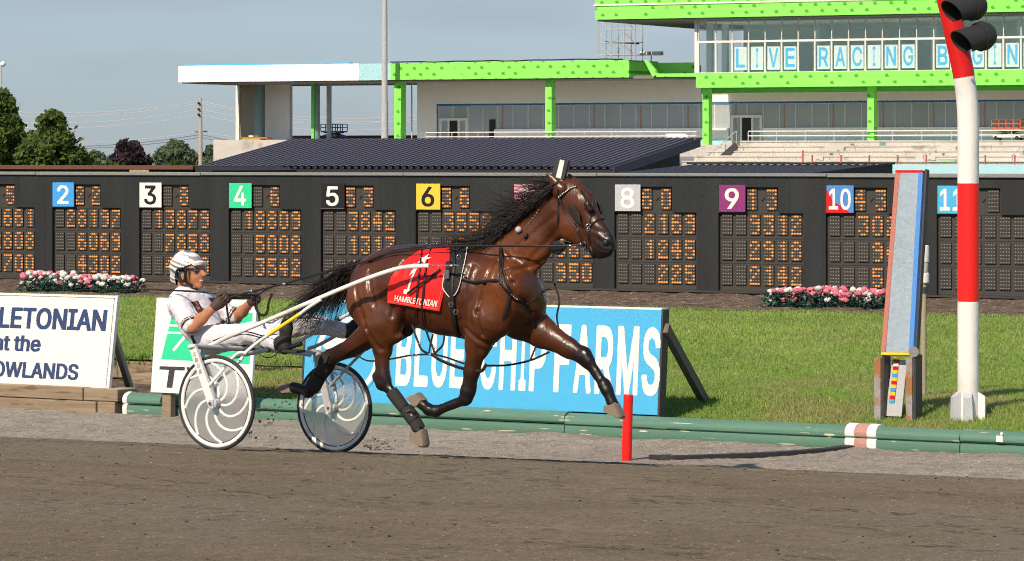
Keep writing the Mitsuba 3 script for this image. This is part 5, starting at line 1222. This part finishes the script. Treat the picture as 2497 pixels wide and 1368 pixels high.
pd = [(1096, 600), (1104, 640), (1090, 670), (1083, 700), (1086, 718), (1102, 726), (1118, 718), (1124, 690), (1132, 640), (1146, 603)]
pl = [hit(x, y, .010) for x, y in pd]
NP = 12; Pp = np.zeros((NP, 18, 3))
for i in range(NP):
    for j in range(18):
        v = j / 17; u = i / (NP - 1); y = 600 + 124 * v; xl = np.interp(v, [0, .3, .55, .8, 1], [1100, 1098, 1086, 1083, 1094]); xr = np.interp(v, [0, .3, .7, .9, 1], [1146, 1137, 1126, 1122, 1110]); Pp[i, j] = hit(xl + (xr - xl) * u, y, .016)
Pp[:, :, 1] = np.minimum(gaussian_filter(Pp[:, :, 1], 1.2), Pp[:, :, 1])
pk_ = part(hk, 'saddle_pad', sheet(Pp, .012), 'mat_leather', HORSE, smooth=60)
part(pk_, 'piping', [tube(spline(np.array([Pp[i, j] + [0, -.005, 0] for i, j in ((0, 8), (0, 11), (0, 14), (1, 16), (4, 17), (7, 17), (10, 16), (11, 13), (11, 9), (11, 4), (11, 0))]), 50), .0032, 5)], 'mat_cream', HORSE)
strap('girth_strap', [(1112, 600), (1110, 640), (1105, 690), (1107, 740), (1112, 790), (1122, 822)], .019, .026, flat=.3)
part(hk, 'shaft_holder', tube([hit(1099, 640, .03), hit(1099, 668, .03)], .022, 10), 'mat_leather', HORSE); part(hk, 'buckle', box(*sum([[hit(1101, 668, .06)[k] - (.02, .006, .03)[k], hit(1101, 668, .06)[k] + (.02, .006, .03)[k]] for k in range(3)], [])), 'mat_chrome', HORSE)
for x, y in ((1125, 626), (1106, 742), (1118, 760)): part(hk, 'harness_ring', trimesh.creation.torus(.017, .0035, 16, 6, transform=trimesh.transformations.translation_matrix(hit(x, y, .035)) @ trimesh.transformations.rotation_matrix(math.pi / 2, [1, 0, 0])), 'mat_chrome', HORSE)
for x in (1040, 1058, 1066, 1112, 1092): part(hk, 'terret', [ball(hp(x, 598 - (x > 1080) * 1, -.03) + [0, 0, .012], .009, 1), tube([hp(x, 606, -.03), hp(x, 596, -.03)], .004, 5)], 'mat_chrome', HORSE)
strap('breast_collar', [(1122, 678), (1160, 688), (1210, 684), (1222, 688), (1238, 708), (1258, 730), (1285, 742)], .012, .020); strap('breast_collar', [(1285, 742), (1312, 724), (1340, 704)], .011, .016)
part(hk, 'collar_lettering', [box(*(sum([[p[k] - e_[k], p[k] + e_[k]] for k in range(3)], []))) for p, e_ in [(hit(x, y, .024), (.004, .002, .008)) for x, y in ((1248, 717), (1252, 720), (1256, 724), (1260, 728), (1265, 731))]], 'mat_white', HORSE)
part(hk, 'harness_ring', trimesh.creation.torus(.018, .004, 16, 6, transform=trimesh.transformations.translation_matrix(hit(1221, 685, .02)) @ trimesh.transformations.rotation_matrix(math.pi / 2, [1, 0, 0])), 'mat_chrome', HORSE)
strap('neck_strap', [(1224, 604), (1228, 650), (1238, 690), (1246, 712), (1232, 770), (1205, 840)], .011, .016); strap('neck_strap', [(1222, 604), (1221, 650), (1222, 684)], .011, .014); strap('neck_strap', [(1285, 742), (1298, 775), (1305, 800)], .010, .009)
strap('back_strap', [(1050, 604), (1010, 604), (960, 612), (900, 638)], .012, .008); strap('hobble_hanger', [(1034, 604), (1030, 640), (1024, 690), (1020, 740), (1016, 780)], .007, .028); strap('hobble_hanger', [(1056, 602), (1042, 660), (1036, 720), (1034, 760), (1040, 800)], .007, .028)
strap('tie_strap', [(1080, 655), (1050, 680), (1020, 700), (1000, 716)], .009, .034)
# hobbles and cords hanging below the belly
for a, px, r in ((-.12, [(1003, 790), (1018, 830), (1028, 852), (1044, 862)], .010), (-.12, [(1034, 790), (1046, 826), (1055, 846), (1060, 862)], .010), (-.10, [(1084, 815), (1080, 840), (1066, 856), (1058, 864)], .008), (-.10, [(1056, 815), (1050, 838), (1046, 862)], .008),
                 (-.12, [(870, 866), (900, 880), (955, 875), (1004, 866), (1048, 864)], .0065), (-.11, [(1052, 862), (1090, 872), (1130, 886), (1134, 885)], .0075), (-.17, [(1052, 864), (1078, 880), (1120, 896), (1160, 905), (1176, 903), (1186, 888)], .013),
                 (.12, [(1186, 892), (1240, 890), (1295, 878), (1340, 858)], .0075), (.10, [(1292, 880), (1304, 852), (1310, 838)], .007), (.18, [(1352, 690), (1364, 732), (1358, 770), (1362, 800)], .008)):
    strap('hobble_cord', px, r, off=a)
part(hk, 'hobble_buckle', [ball(hp(x, y, -.12), .011, 1, (1.3, .6, .9)) for x, y in ((1023, 838), (1004, 866), (1046, 864), (1058, 848), (1014, 866))], 'mat_chrome', HORSE)
# bridle
br_k = part(hk, 'bridle', [tube(spline([hit(x, y, .007) for x, y in q], 24), r, 6) for q, r in (([(1362, 462), (1363, 500), (1362, 540), (1365, 585)], .007), ([(1364, 482), (1380, 520), (1402, 552), (1412, 568), (1424, 596)], .009), ([(1448, 470), (1446, 505), (1440, 540), (1438, 552)], .006), ([(1418, 466), (1436, 492), (1452, 520)], .009),
                ([(1430, 560), (1444, 548), (1460, 536), (1474, 534)], .008), ([(1438, 552), (1436, 575), (1440, 600)], .008), ([(1402, 545), (1420, 585), (1422, 602), (1440, 612)], .009), ([(1440, 600), (1446, 616), (1450, 630)], .008))], 'mat_leather', HORSE)
part(br_k, 'brow_band', tube(spline([hit(x, y, .009) for x, y in ((1362, 484), (1374, 474), (1392, 460), (1408, 455))], 16), .011, 8), 'mat_leather', HORSE)
part(br_k, 'brow_lettering', [ball(hit(x, y, .019), .0055, 1) for x, y in ((1366, 481), (1370, 477), (1375, 473), (1379, 470), (1383, 467), (1387, 464), (1391, 461), (1396, 458), (1401, 456), (1406, 455))], 'mat_white', HORSE)
part(br_k, 'blinker', pillow([(1386, 498), (1398, 500), (1412, 520), (1418, 548), (1404, 540), (1390, 522)], hit(1400, 520)[1] - .03, .012), 'mat_leather', HORSE); part(br_k, 'blinker', pillow([(1454, 492), (1466, 496), (1470, 522), (1460, 526)], .07, .012), 'mat_leather', HORSE)
part(br_k, 'bit_ring', [trimesh.creation.torus(rr, .004, 18, 6, transform=trimesh.transformations.translation_matrix(hit(x, y, .014)) @ trimesh.transformations.rotation_matrix(math.pi / 2, [1, 0, 0])) for x, y, rr in ((1424, 598, .026), (1437, 549, .014), (1437, 559, .012), (1410, 560, .009))], 'mat_chrome', HORSE)
pc = [(1360, 385), (1389, 393), (1377, 440), (1345, 430)]; pm = [hp(x, y, -.02) for x, y in pc]
pl_k = part(hk, 'head_number_plate', pillow(pc, -.01, .028, .97), 'mat_char', HORSE); part(pl_k, 'white_stripe', quadbox([hp(x, y, -.027) for x, y in ((1366.5, 389), (1377, 392), (1368, 436), (1356, 432))], (0, -.004, 0)), 'mat_white', HORSE); part(pl_k, 'clip', tube([hp(1370, 438, -.01), hp(1371, 450, -.01)], .010, 8), 'mat_lgrey', HORSE)
part(hk, 'throat_pad', pillow([(1343, 596), (1352, 588), (1366, 586), (1378, 593), (1378, 608), (1362, 622), (1346, 616)], -.10, .03), 'mat_black', HORSE); part(hk, 'beaded_cord', [ball(hit(x, y, .008), .007, 1) for x, y in ((1314, 512), (1310, 519), (1305, 526), (1300, 532), (1296, 538), (1290, 544), (1286, 549))], 'mat_chrome', HORSE)
part(hk, 'bobble', ball(hit(1268, 560, .02), .024, 2), 'mat_lgrey', HORSE, smooth=True); part(hk, 'bobble', ball(hit(1285, 575, .012), .018, 2, (.8, .8, 1.2)), 'mat_black', HORSE, smooth=True)

# ---------------------------------------------------------------- sulky
sk = thing('sulky', 'white two wheeled racing sulky with spiral spoked disc wheels behind the bay horse', 'sulky')
bN, bF = -.73, .73
nc, fc = HORSE.W(528.5, 975, bN), HORSE.W(815.5, 990, bF)
RW = .352


def wheel(c):
    L = HORSE.inv(c); L[2] = float(ground_z(c[0], c[1], False)) + RW - .004
    k = num(sk + '__wheel'); R = lambda r, t=0: [(L[0] + r * math.cos(a), L[1] + t, L[2] + r * math.sin(a)) for a in np.linspace(0, 2 * np.pi, 65)]
    tor = lambda r, m, sx=1.0: (lambda q: (setattr(q, 'vertices', np.stack([q.vertices[:, 0], q.vertices[:, 2] * sx, q.vertices[:, 1]], 1) + L), q.invert(), q)[2])(trimesh.creation.torus(r, m, 72, 12))
    scene[k] = mikit.ply((lambda q: (q.apply_transform(HORSE.M), q)[1])(tor(.316, .017, .8)), 'mat_paint', smooth=True)
    part(k, 'tyre', tor(RW - .013, .0145, 1.1), 'mat_rubber', HORSE, smooth=True)
    part(k, 'rim_line', [tor(.2965, .0045, .8)], 'mat_char', HORSE, smooth=True)
    V_ = [L] + R(.298)[:-1]; part(k, 'disc', trimesh.Trimesh(np.array(V_), np.array([[0, 1 + i, 1 + (i + 1) % 64] for i in range(64)]), process=False), 'mat_disc', HORSE, smooth=False)
    for i in range(8):
        P = []
        for q in np.linspace(0, 1, 18):
            r = .045 + .252 * q; a = 2 * np.pi * i / 8 + 1.25 * q ** 1.3 - .3; P.append((L[0] + r * math.cos(a), L[1], L[2] + r * math.sin(a)))
        part(k, 'spoke', tube(np.array(P), .0105, 8, flat=.6, side=(0, 1, 0)), 'mat_paint', HORSE, smooth=60)
    part(k, 'hub', tube([L + [0, -.06, 0], L + [0, -.05, 0], L + [0, .05, 0], L + [0, .06, 0]], [.018, .036, .036, .018], 18), 'mat_steel', HORSE)
    part(k, 'axle_nut', tube([L + [0, -.085, 0], L + [0, -.061, 0]], .015, 6), 'mat_chrome', HORSE)
    return L


LN, LF = wheel(nc), wheel(fc)
SP = lambda nm, px, r, m_='mat_paint', b=-.5, n=24, **k: part(sk, nm, tube(spline([hp(x, y, bb) for x, y, bb in [(q + (b,))[:3] for q in px]], n), r, 12, **k), m_, HORSE, smooth=60)
# forks: blades outside each wheel, from the crossbar down to the hub
for L, topx, m_, o in ((LN, hp(470, 843, -.80), 'mat_paint', -.05), (LF, hp(772, 858, .66), 'mat_lgrey', -.07)):
    a, b = topx, L + [0, o, 0]
    part(sk, 'fork', trimesh.convex.convex_hull(np.vstack([a + [dx, dy, 0] for dx in (-.033, .033) for dy in (-.012, .012)] + [b + [dx, dy, dz] for dx in (-.026, .024) for dy in (-.012, .012) for dz in (-.03, .02)])), m_, HORSE)
    if L is LN:
        part(sk, 'fork_plate', box(b[0] - .022, b[0] + .022, b[1] - .022, b[1] - .013, b[2] - .04, b[2] + .03, .003), 'mat_silver', HORSE)
        for j, tcol in enumerate(('mat_lgrey', 'mat_redworn', 'mat_lgrey', 'mat_redworn')):
            q = a + (b - a) * (.14 + .1 * j); part(sk, 'fork_decal', box(q[0] - .012, q[0] + .012, q[1] - .0145 + 0, q[1] - .0125, q[2] - .02, q[2] + .012), tcol, HORSE)
    part(sk, 'fork', tube([hp(487, 848, -.66) if L is LN else hp(800, 862, .80), L + [0, .055, 0]], [.016, .014], 10), 'mat_lgrey', HORSE)
part(sk, 'fork_cap', tube([hp(470, 847, -.80), hp(469, 840, -.80)], .037, 14), 'mat_paint', HORSE)
cbN, cbF = hp(473, 845, -.78), hp(790, 860, .80)
part(sk, 'crossbar', tube(np.linspace(cbN, cbF, 8), .019, 12), 'mat_lgrey', HORSE, smooth=60); part(sk, 'lower_brace', tube([hp(655, 852, .10), hp(560, 872, -.55)], .017, 10), 'mat_lgrey', HORSE); part(sk, 'lower_brace', tube([hp(655, 852, .1), hp(757, 866, .60)], .014, 10), 'mat_lgrey', HORSE)
part(sk, 'crossbar_clamp', tube([hp(638, 850, .02), hp(655, 852, .10)], .026, 12), 'mat_char', HORSE)
SP('shaft', [(506, 846, -.50), (560, 820, -.49), (660, 778, -.47), (760, 735, -.45), (860, 693, -.42), (930, 667, -.40), (985, 652, -.38), (1047, 648, -.37)], np.linspace(.0165, .0165, 25)[:1].repeat(1), n=48)
SP('shaft', [(690, 850, .46), (733, 829, .45), (790, 798, .44), (860, 760, .42), (930, 722, .40), (1010, 690, .38), (1100, 665, .36)], .0160, n=40)
SP('shaft_stay', [(783, 730, -.45), (752, 750, -.47), (731, 766, -.48)], .0135); SP('yellow_stay', [(731, 766, -.48), (690, 793, -.50), (654, 817, -.52)], .0145, 'mat_yellow'); SP('shaft_stay', [(654, 817, -.52), (622, 840, -.54), (597, 862, -.58), (586, 880, -.62)], .013)
SP('wheel_stay', [(600, 862, -.60), (585, 860, -.63), (568, 872, -.66), (540, 906, -.74), (509, 941, -.80)], .0115, n=36); SP('wheel_stay', [(592, 872, -.5), (560, 905, -.56), (532, 930, -.64)], .0115, 'mat_lgrey')
SP('wheel_stay', [(900, 840, .5), (871, 872, .58), (838, 906, .64), (805, 941, .68)], .0115, 'mat_silver'); SP('shaft_stay', [(752, 850, .50), (775, 842, .49), (800, 829, .48), (830, 812, .46)], .014, 'mat_lgrey')
part(sk, 'shaft_tape', [tube([hp(x - 9, y + 5, bq_), hp(x + 9, y - 5, bq_)], .0185, 10) for x, y, bq_ in ((795, 795, .44), (822, 781, .43))], 'mat_char', HORSE)
SP('shaft_tip', [(1048, 648, -.37), (1062, 647.5, -.368), (1086, 647, -.36), (1118, 646.5, -.34)], .006, 'mat_chrome')
part(sk, 'shaft_tip', [ball(hp(x, 647.5, -.365), r, 1, (1.3, 1, .8)) for x, r in ((1056, .012), (1070, .009), (1080, .009), (1090, .010), (1100, .017), (1116, .010))], 'mat_chrome', HORSE, smooth=True)
part(sk, 'seat', trimesh.convex.convex_hull(np.array([hp(x, y, b) for b in (-.17, .17) for x, y in ((462, 812), (470, 808), (486, 834), (600, 842), (600, 852), (476, 852))])), 'mat_black', HORSE)
part(sk, 'seat_bracket', [tube([hp(510, 848, b), hp(620, 853, b)], .014, 8) for b in (-.12, .12)], 'mat_char', HORSE)
for b, x, y in ((-.36, 705, 832), (.36, 862, 822)):
    part(sk, 'stirrup', box(*(lambda q: (q[0] - .06, q[0] + .07, q[1] - .06, q[1] + .06, q[2] - .03, q[2] - .01))(hp(x + 10, y + 18, b)), .004), 'mat_rubber', HORSE)
    part(sk, 'stirrup', tube([hp(x - 20, y + 22, b), hp(x + 30, y + 6, b)], .017, 10), 'mat_black', HORSE)
part(sk, 'brake_cable', tube(spline([hp(x, y, -.2) for x, y in ((634, 864), (650, 872), (668, 868), (680, 858))], 18), .004, 5), 'mat_black', HORSE)
part(sk, 'shaft_decal', [box(*(lambda q: (q[0] - .02, q[0] + .02, q[1] - .018, q[1] - .016, q[2] - .006, q[2] + .006))(hp(705, 758, -.46)))], 'mat_silver', HORSE)

# ---------------------------------------------------------------- driver
dk = thing('person', 'driver in white racing colours and striped helmet leaning back on the sulky holding the reins', 'person')
dp = lambda x, y, b=0.0: HORSE.L(x, y, b)
R_ = lambda r: r * 27.8 / F
skin, sh_, hipN = (.5, .23, .125), None, None
joints = dict(neck=dp(462, 708), shN=dp(437, 742, -.17), shF=dp(498, 738, .18), elN=dp(468, 799, -.27), wrN=dp(531, 741, -.16), elF=dp(576, 775, .27), wrF=dp(618, 731, .13), hipN=dp(512, 826, -.10), hipF=dp(548, 826, .10), knN=dp(612, 812, -.24), anN=dp(676, 836, -.34), knF=dp(762, 790, .26), anF=dp(838, 806, .36))
J = joints
head = Body(); c = (.44, .195, .105)
hd = dp(462, 652); e0 = lambda x, y, b=0.0: dp(x, y, b)
head.add(e0(455, 645), e0(462, 650), .088, .086, .9, .03, c); head.add(e0(476, 655), e0(480, 672), .060, .056, .95, .04, c); head.add(e0(478, 684, 0), e0(482, 692, 0), .046, .034, .95, .03, c)
head.add(e0(492, 660), e0(498.5, 670), .012, .016, .9, .015, c); head.add(e0(490, 683), e0(492, 686), .016, .016, 1.3, .02, (.42, .14, .10)); head.add(e0(486, 696), e0(488, 697), .022, .02, 1, .02, c)
head.add(e0(452, 690), e0(452, 725), .058, .064, 1, .03, c)
head.add(e0(446, 672, -.085), e0(448, 682, -.085), .02, .014, .5, .01, c)
for S_a, S_b, el, wr in ((J['shN'], None, J['elN'], J['wrN']), (J['shF'], None, J['elF'], J['wrF'])):
    head.add(S_a, el, .055, .043, 1, .03, c); head.add(el, el + (wr - el) * .35, .043, .042, 1, .02, c); head.add(el + (wr - el) * .35, wr, .041, .028, 1, .03, c)
head.add(e0(458, 738), e0(500, 800), .075, .075, 1.2, .05, c); head.add(J['hipN'], J['knN'], .06, .05, 1, .03, c); head.add(J['hipF'], J['knF'], .06, .05, 1, .03, c); head.add(J['knN'], J['anN'], .045, .035, 1, .03, c); head.add(J['knF'], J['anF'], .045, .035, 1, .03, c); head.add(e0(500, 800), (J['hipN'] + J['hipF']) / 2 - [0, 0, .02], .07, .07, 1.2, .05, c)
head.field(.0065); m = head.mesh(); part(dk, 'body', m, 'mat_vcol', HORSE, smooth=True, color=head.colors(m.vertices, .008))


def wrinkle(amp, f, seed): return lambda P: amp * (np.abs(meshkit.fbm(P * f, 3, seed) - .5) * 2 - .3)


je = Body()
je.add(dp(448, 742, -.06), dp(486, 744, .08), .105, .105, 1.15, .06); je.add(dp(462, 745), dp(486, 790), .128, .118, 1.32, .07); je.add(dp(486, 790), dp(516, 828), .115, .118, 1.4, .07); je.add(dp(455, 722), dp(462, 730), .078, .09, 1.2, .05)
for a, b in ((J['shN'], J['elN']), (J['shF'], J['elF'])):
    je.add(a, a + (b - a) * .55, .078, .070, 1, .04); je.add(a + (b - a) * .55, a + (b - a) * .86, .070, .068, 1, .02)
je.field(.007, disp=wrinkle(.017, 12, 3)); part(dk, 'jersey', je.mesh(), 'mat_jersey', HORSE, smooth=True)
for a, b, k in ((J['shN'], J['elN'], 0), (J['shF'], J['elF'], 1)):
    q0, q1 = a + (b - a) * .80, a + (b - a) * .93; part(dk, 'sleeve_cuff', tube([q0, q0 + (q1 - q0) * .3, q1], [.072, .074, .071], 18), 'mat_brown', HORSE, smooth=60); part(dk, 'cuff_stripe', tube([q0 + (q1 - q0) * .38, q0 + (q1 - q0) * .52], .0752, 18), 'mat_white', HORSE, smooth=60)
part(dk, 'collar', tube([dp(450, 704), dp(452, 712), dp(456, 722)], [.068, .078, .088], 18), 'mat_brown', HORSE, smooth=60); part(dk, 'collar_stripe', tube([dp(449.5, 702), dp(450.5, 706)], [.072, .0745], 18), 'mat_white', HORSE, smooth=60)
def on_body(Bd, px, py, lift):
    r = np.array([(px - CX) / F, 1.0, -(py - HY) / F]); d = np.arange(26.4, 29.2, .004); P = HORSE.inv(d[:, None] * r + [0, 0, HC]); f = Bd.val(P); i = np.argmax(f < 0) if (f < 0).any() else np.argmin(f); return P[i] + np.array([.4, -.9, .2]) * lift


def patch(nm, quad, m_, Bd=je, lift=.006, n=7):
    P = np.zeros((n, n, 3))
    for i in range(n):
        for j in range(n):
            u, v = i / (n - 1), j / (n - 1); q = np.array(quad, float); x, y = (q[0] * (1 - u) + q[1] * u) * (1 - v) + (q[3] * (1 - u) + q[2] * u) * v; P[i, j] = on_body(Bd, x, y, lift)
    return part(dk, nm, sheet(P, .004), m_, HORSE, smooth=60)


patch('chest_badge', [(466, 737), (482, 733), (496, 757), (484, 766)], 'mat_brown'); patch('badge_stripe', [(473, 737), (479, 735), (489, 752), (484, 756)], 'mat_lipink', lift=.011); patch('chest_band', [(508, 726), (532, 726), (540, 742), (520, 744)], 'mat_brown')
patch('waist_stripe', [(500, 806), (545, 780), (549, 788), (506, 816)], 'mat_brown'); patch('waist_stripe', [(503, 812), (547, 785), (548, 787), (504, 815)], 'mat_white', lift=.010)
tr_b = Body()
tr_b.add(dp(506, 822), dp(538, 826), .105, .10, 1.5, .06); hN, hF = J['hipN'], J['hipF']
tr_b.add(hN, J['knN'], .098, .074, .95, .05); tr_b.add(J['knN'], J['anN'], .072, .058, .95, .04); tr_b.add(hF, J['knF'], .098, .072, .95, .05); tr_b.add(J['knF'], J['anF'], .070, .058, .95, .04)
tr_b.field(.007, disp=wrinkle(.016, 10, 9)); part(dk, 'trousers', tr_b.mesh(), 'mat_jersey', HORSE, smooth=True)
P0 = [(520, 834), (560, 820), (600, 812), (640, 822), (672, 832)]
for dy, m_, nm in ((-3, 'mat_brown', 'trouser_stripe'), (3, 'mat_char', 'trouser_stripe')): part(dk, nm, tube(spline([on_body(tr_b, x, y + dy, .003) for x, y in P0], 30), .0045, 6), m_, HORSE)
# boots
for a, k, toe in ((J['anN'], J['knN'], dp(702, 778, -.36)), (J['anF'], J['knF'], dp(866, 790, .36))):
    bo = Body(); d_ = (a - k) / np.linalg.norm(a - k); heel = a + d_ * .07; bo.add(a - d_ * .02, heel, .056, .055, .9, .03); bo.add(heel + [.02, 0, -.02], toe - (toe - heel) * .35, .05, .048, .8, .03); bo.add(toe - (toe - heel) * .35, toe, .048, .036, .9, .03)
    bo.field(.007); part(dk, 'boot', bo.mesh(), 'mat_boot', HORSE, smooth=True)
# gloved hands, fingers curled round the reins
def hand(wr, el, toward, sgn):
    f = (wr - el) / np.linalg.norm(wr - el); th = np.array(toward, float); th -= f * (th @ f); th /= np.linalg.norm(th); nn = np.cross(f, th)
    g = Body(); g.add(wr - f * .035, wr, .036, .034, 1, .02); pc_ = wr + f * .045; g.add(wr, pc_ + th * .012, .034, .036, 1, .03); g.add(wr + f * .02 - th * .02, pc_ - th * .022, .026, .027, 1, .03)
    for i, (o, L) in enumerate(((.030, .95), (.010, 1.08), (-.011, 1.0), (-.031, .8))):
        kn = wr + f * .083 * (1 if i in (1, 2) else .95) + th * o; p1 = kn + f * .020 * L + nn * sgn * .034 * L; p2 = p1 - f * .030 * L + nn * sgn * .016 * L; p3 = p2 - f * .020 * L - nn * sgn * .010
        g.add(wr + f * .05 + th * o * .9, kn, .014, .0125, 1, .012); g.chain([kn, p1, p2, p3], [.0122, .0112, .0102, .0085], k=.005)
    t0 = wr + f * .022 + th * .034; t1 = t0 + f * .034 + th * .018 + nn * sgn * .012; t2 = t1 + f * .030 - th * .004 + nn * sgn * .022; g.chain([t0, t1, t2], [.016, .0125, .0105], k=.008)
    g.field(.0045); part(dk, 'glove', g.mesh(), 'mat_glove', HORSE, smooth=True); return wr + f * .075 + nn * sgn * .034


gN = hand(J['wrN'], J['elN'], (0.2, -.2, 1), -1 if False else 1); gF = hand(J['wrF'], J['elF'], (.1, -.5, 1), 1)
# helmet, ear guard, visor peak, sunglasses, strap
hl = Body(); hl.add(dp(452, 646), dp(462, 648), .112, .108, .92, .03); hl.add(dp(443, 660), dp(436, 676, 0), .098, .070, .95, .04)
hl.field(.005); m = hl.mesh(); V_ = m.vertices; pj = HORSE.to(V_); pxx, pyy = CX + F * pj[:, 0] / pj[:, 1], HY - F * (pj[:, 2] - HC) / pj[:, 1]
L0 = dp(452, 648); q = V_ - L0
cutp = Polygon([(0.03, -.30), (.04, -.075), (-.018, -.055), (-.055, -.085), (-.06, -.16), (-.09, -.3)])
keep = ~((V_[:, 0] - L0[0] > np.interp(V_[:, 2] - L0[2], [-.3, -.16, -.10, -.055, -.015, .02, .3], [-.07, -.06, -.045, .0, .045, .13, .3])))
fk = keep[m.faces].all(1); shell = trimesh.Trimesh(V_, m.faces[fk], process=False); shell.remove_unreferenced_vertices()
n_ = shell.vertices - L0; pat = np.sin(n_[:, 2] * 175 + 9 * meshkit.fbm(shell.vertices * [8, 8, 10], 3, 2) + n_[:, 0] * 55); pat = np.where((pat > .0) & (meshkit.noise(shell.vertices * 16) > .30), 1, 0)[:, None]
hcol = np.array([[.76, .75, .73]]) * (1 - pat) + pat * np.where(meshkit.noise(shell.vertices * 9 + 3)[:, None] > .5, [[.16, .16, .18]], [[.30, .28, .27]])
mat('helmet', 'v', .22, .6)
hk2 = part(dk, 'helmet', shell, 'mat_helmet', HORSE, smooth=True, color=hcol)
inner = shell.copy(); inner.vertices = L0 + (inner.vertices - L0) * .965; inner.invert(); part(hk2, 'lining', inner, 'mat_black', HORSE, smooth=True)
pkp = [];
for i, b in enumerate(np.linspace(-.085, .085, 9)):
    w_ = 1 - (b / .095) ** 2; pkp += [dp(474 + 4 * w_, 634, 0) * [1, 0, 1] + [0, b, .0 - .012 * (1 - w_)], dp(474, 637, 0) * [1, 0, 1] + [.055 + .05 * w_, b, .0 - .014 * (1 - w_)], dp(474, 642, 0) * [1, 0, 1] + [.055 + .045 * w_, b, -.004 - .014 * (1 - w_)]]
part(hk2, 'visor_peak', trimesh.convex.convex_hull(np.array(pkp)), 'mat_white', HORSE)
part(hk2, 'ear_guard', [tube(spline([dp(x, y, -.10) for x, y in ((456, 655), (452, 668), (450, 682), (442, 686), (432, 680), (430, 668), (434, 658), (446, 654))], 30), .011, 8)], 'mat_black', HORSE, smooth=60); part(hk2, 'ear_pad', ball(dp(441, 670, -.075), .045, 2, (.85, .35, 1.1)), 'mat_char', HORSE, smooth=True)
part(hk2, 'chin_strap', tube(spline([dp(452, 684, -.088), dp(464, 697, -.065), dp(478, 706, -.02), dp(484, 703, .02)], 16), .007, 6), 'mat_black', HORSE)
sg2 = part(dk, 'sunglasses', [tube(spline([dp(456, 655, -.085), dp(466, 655, -.08), dp(474, 656, -.066)], 8), .006, 6)], 'mat_black', HORSE)
for b in (-.034, .034):
    cN = dp(490, 660, 0) * [1, 0, 1] + [-.010, b, 0]; part(sg2, 'lens', ball(cN, 1, 2, (.017, .040, .025)), 'mat_visor', HORSE, smooth=True)
part(dk, 'mouth', ball(dp(491.5, 684, -.012), 1, 1, (.008, .022, .0055)), 'mat_cream', HORSE, smooth=True)

# ---------------------------------------------------------------- reins and whip
rn = thing('reins', 'long black leather reins running from the driver over the back to the bit', 'reins')
RR = lambda nm, P, r, n=60, m_='mat_leather': part(rn, nm, tube(spline(P, n), r, 8, flat=.5, side=(0, 1, 0)), m_, HORSE, smooth=60)
RR('near_rein', [gN, dp(590, 717, -.13), dp(640, 705, -.13), dp(700, 690, -.13), dp(790, 664, -.15), dp(886, 639, -.17), dp(944, 619, -.18), dp(1030, 607, -.2), dp(1110, 600, -.19), dp(1260, 600, -.2), dp(1350, 600, -.16), dp(1420, 598, -.11)], .0075, 110)
RR('far_rein', [gF, dp(660, 701, .06), dp(720, 684, .04), dp(800, 660, .02), dp(890, 632, .0), dp(970, 606, -.02), dp(1040, 599, -.02), dp(1110, 596, .0), dp(1210, 592, .14), dp(1330, 590, .17), dp(1400, 594, .12)], .0070, 100)
RR('hand_hold', [gN, (gN + gF) / 2 + [0, 0, .004], gF], .010, 16)
RR('rein_end', [gF, dp(624, 752, .10), dp(636, 768, .06), dp(650, 764, .05), dp(656, 735, .05), dp(664, 716, .05)], .011, 40); RR('rein_end', [gF, dp(628, 758, .1), dp(633, 785, .02), dp(629, 800, -.02)], .010, 24); RR('rein_end', [gN, dp(556, 770, -.12), dp(566, 800, -.1), dp(578, 792, -.02)], .010, 24)
part(rn, 'rein_buckle', [ball(dp(x, y, b), .014, 1, (1.4, .6, .8)) for x, y, b in ((611, 709, -.13), (692, 692, -.13), (1388, 599, -.13))], 'mat_chrome', HORSE)
one('whip', 'long thin black whip held in the hand and pointing back to the left', 'whip', tube(np.array([gF + [.04, -.02, .02], gN + [.03, .0, .03], dp(500, 712, -.22), dp(380, 706, -.24), dp(290, 707, -.26), dp(185, 707, -.28)]), [.009, .009, .008, .0055, .004, .003], 8), 'mat_black', HORSE)
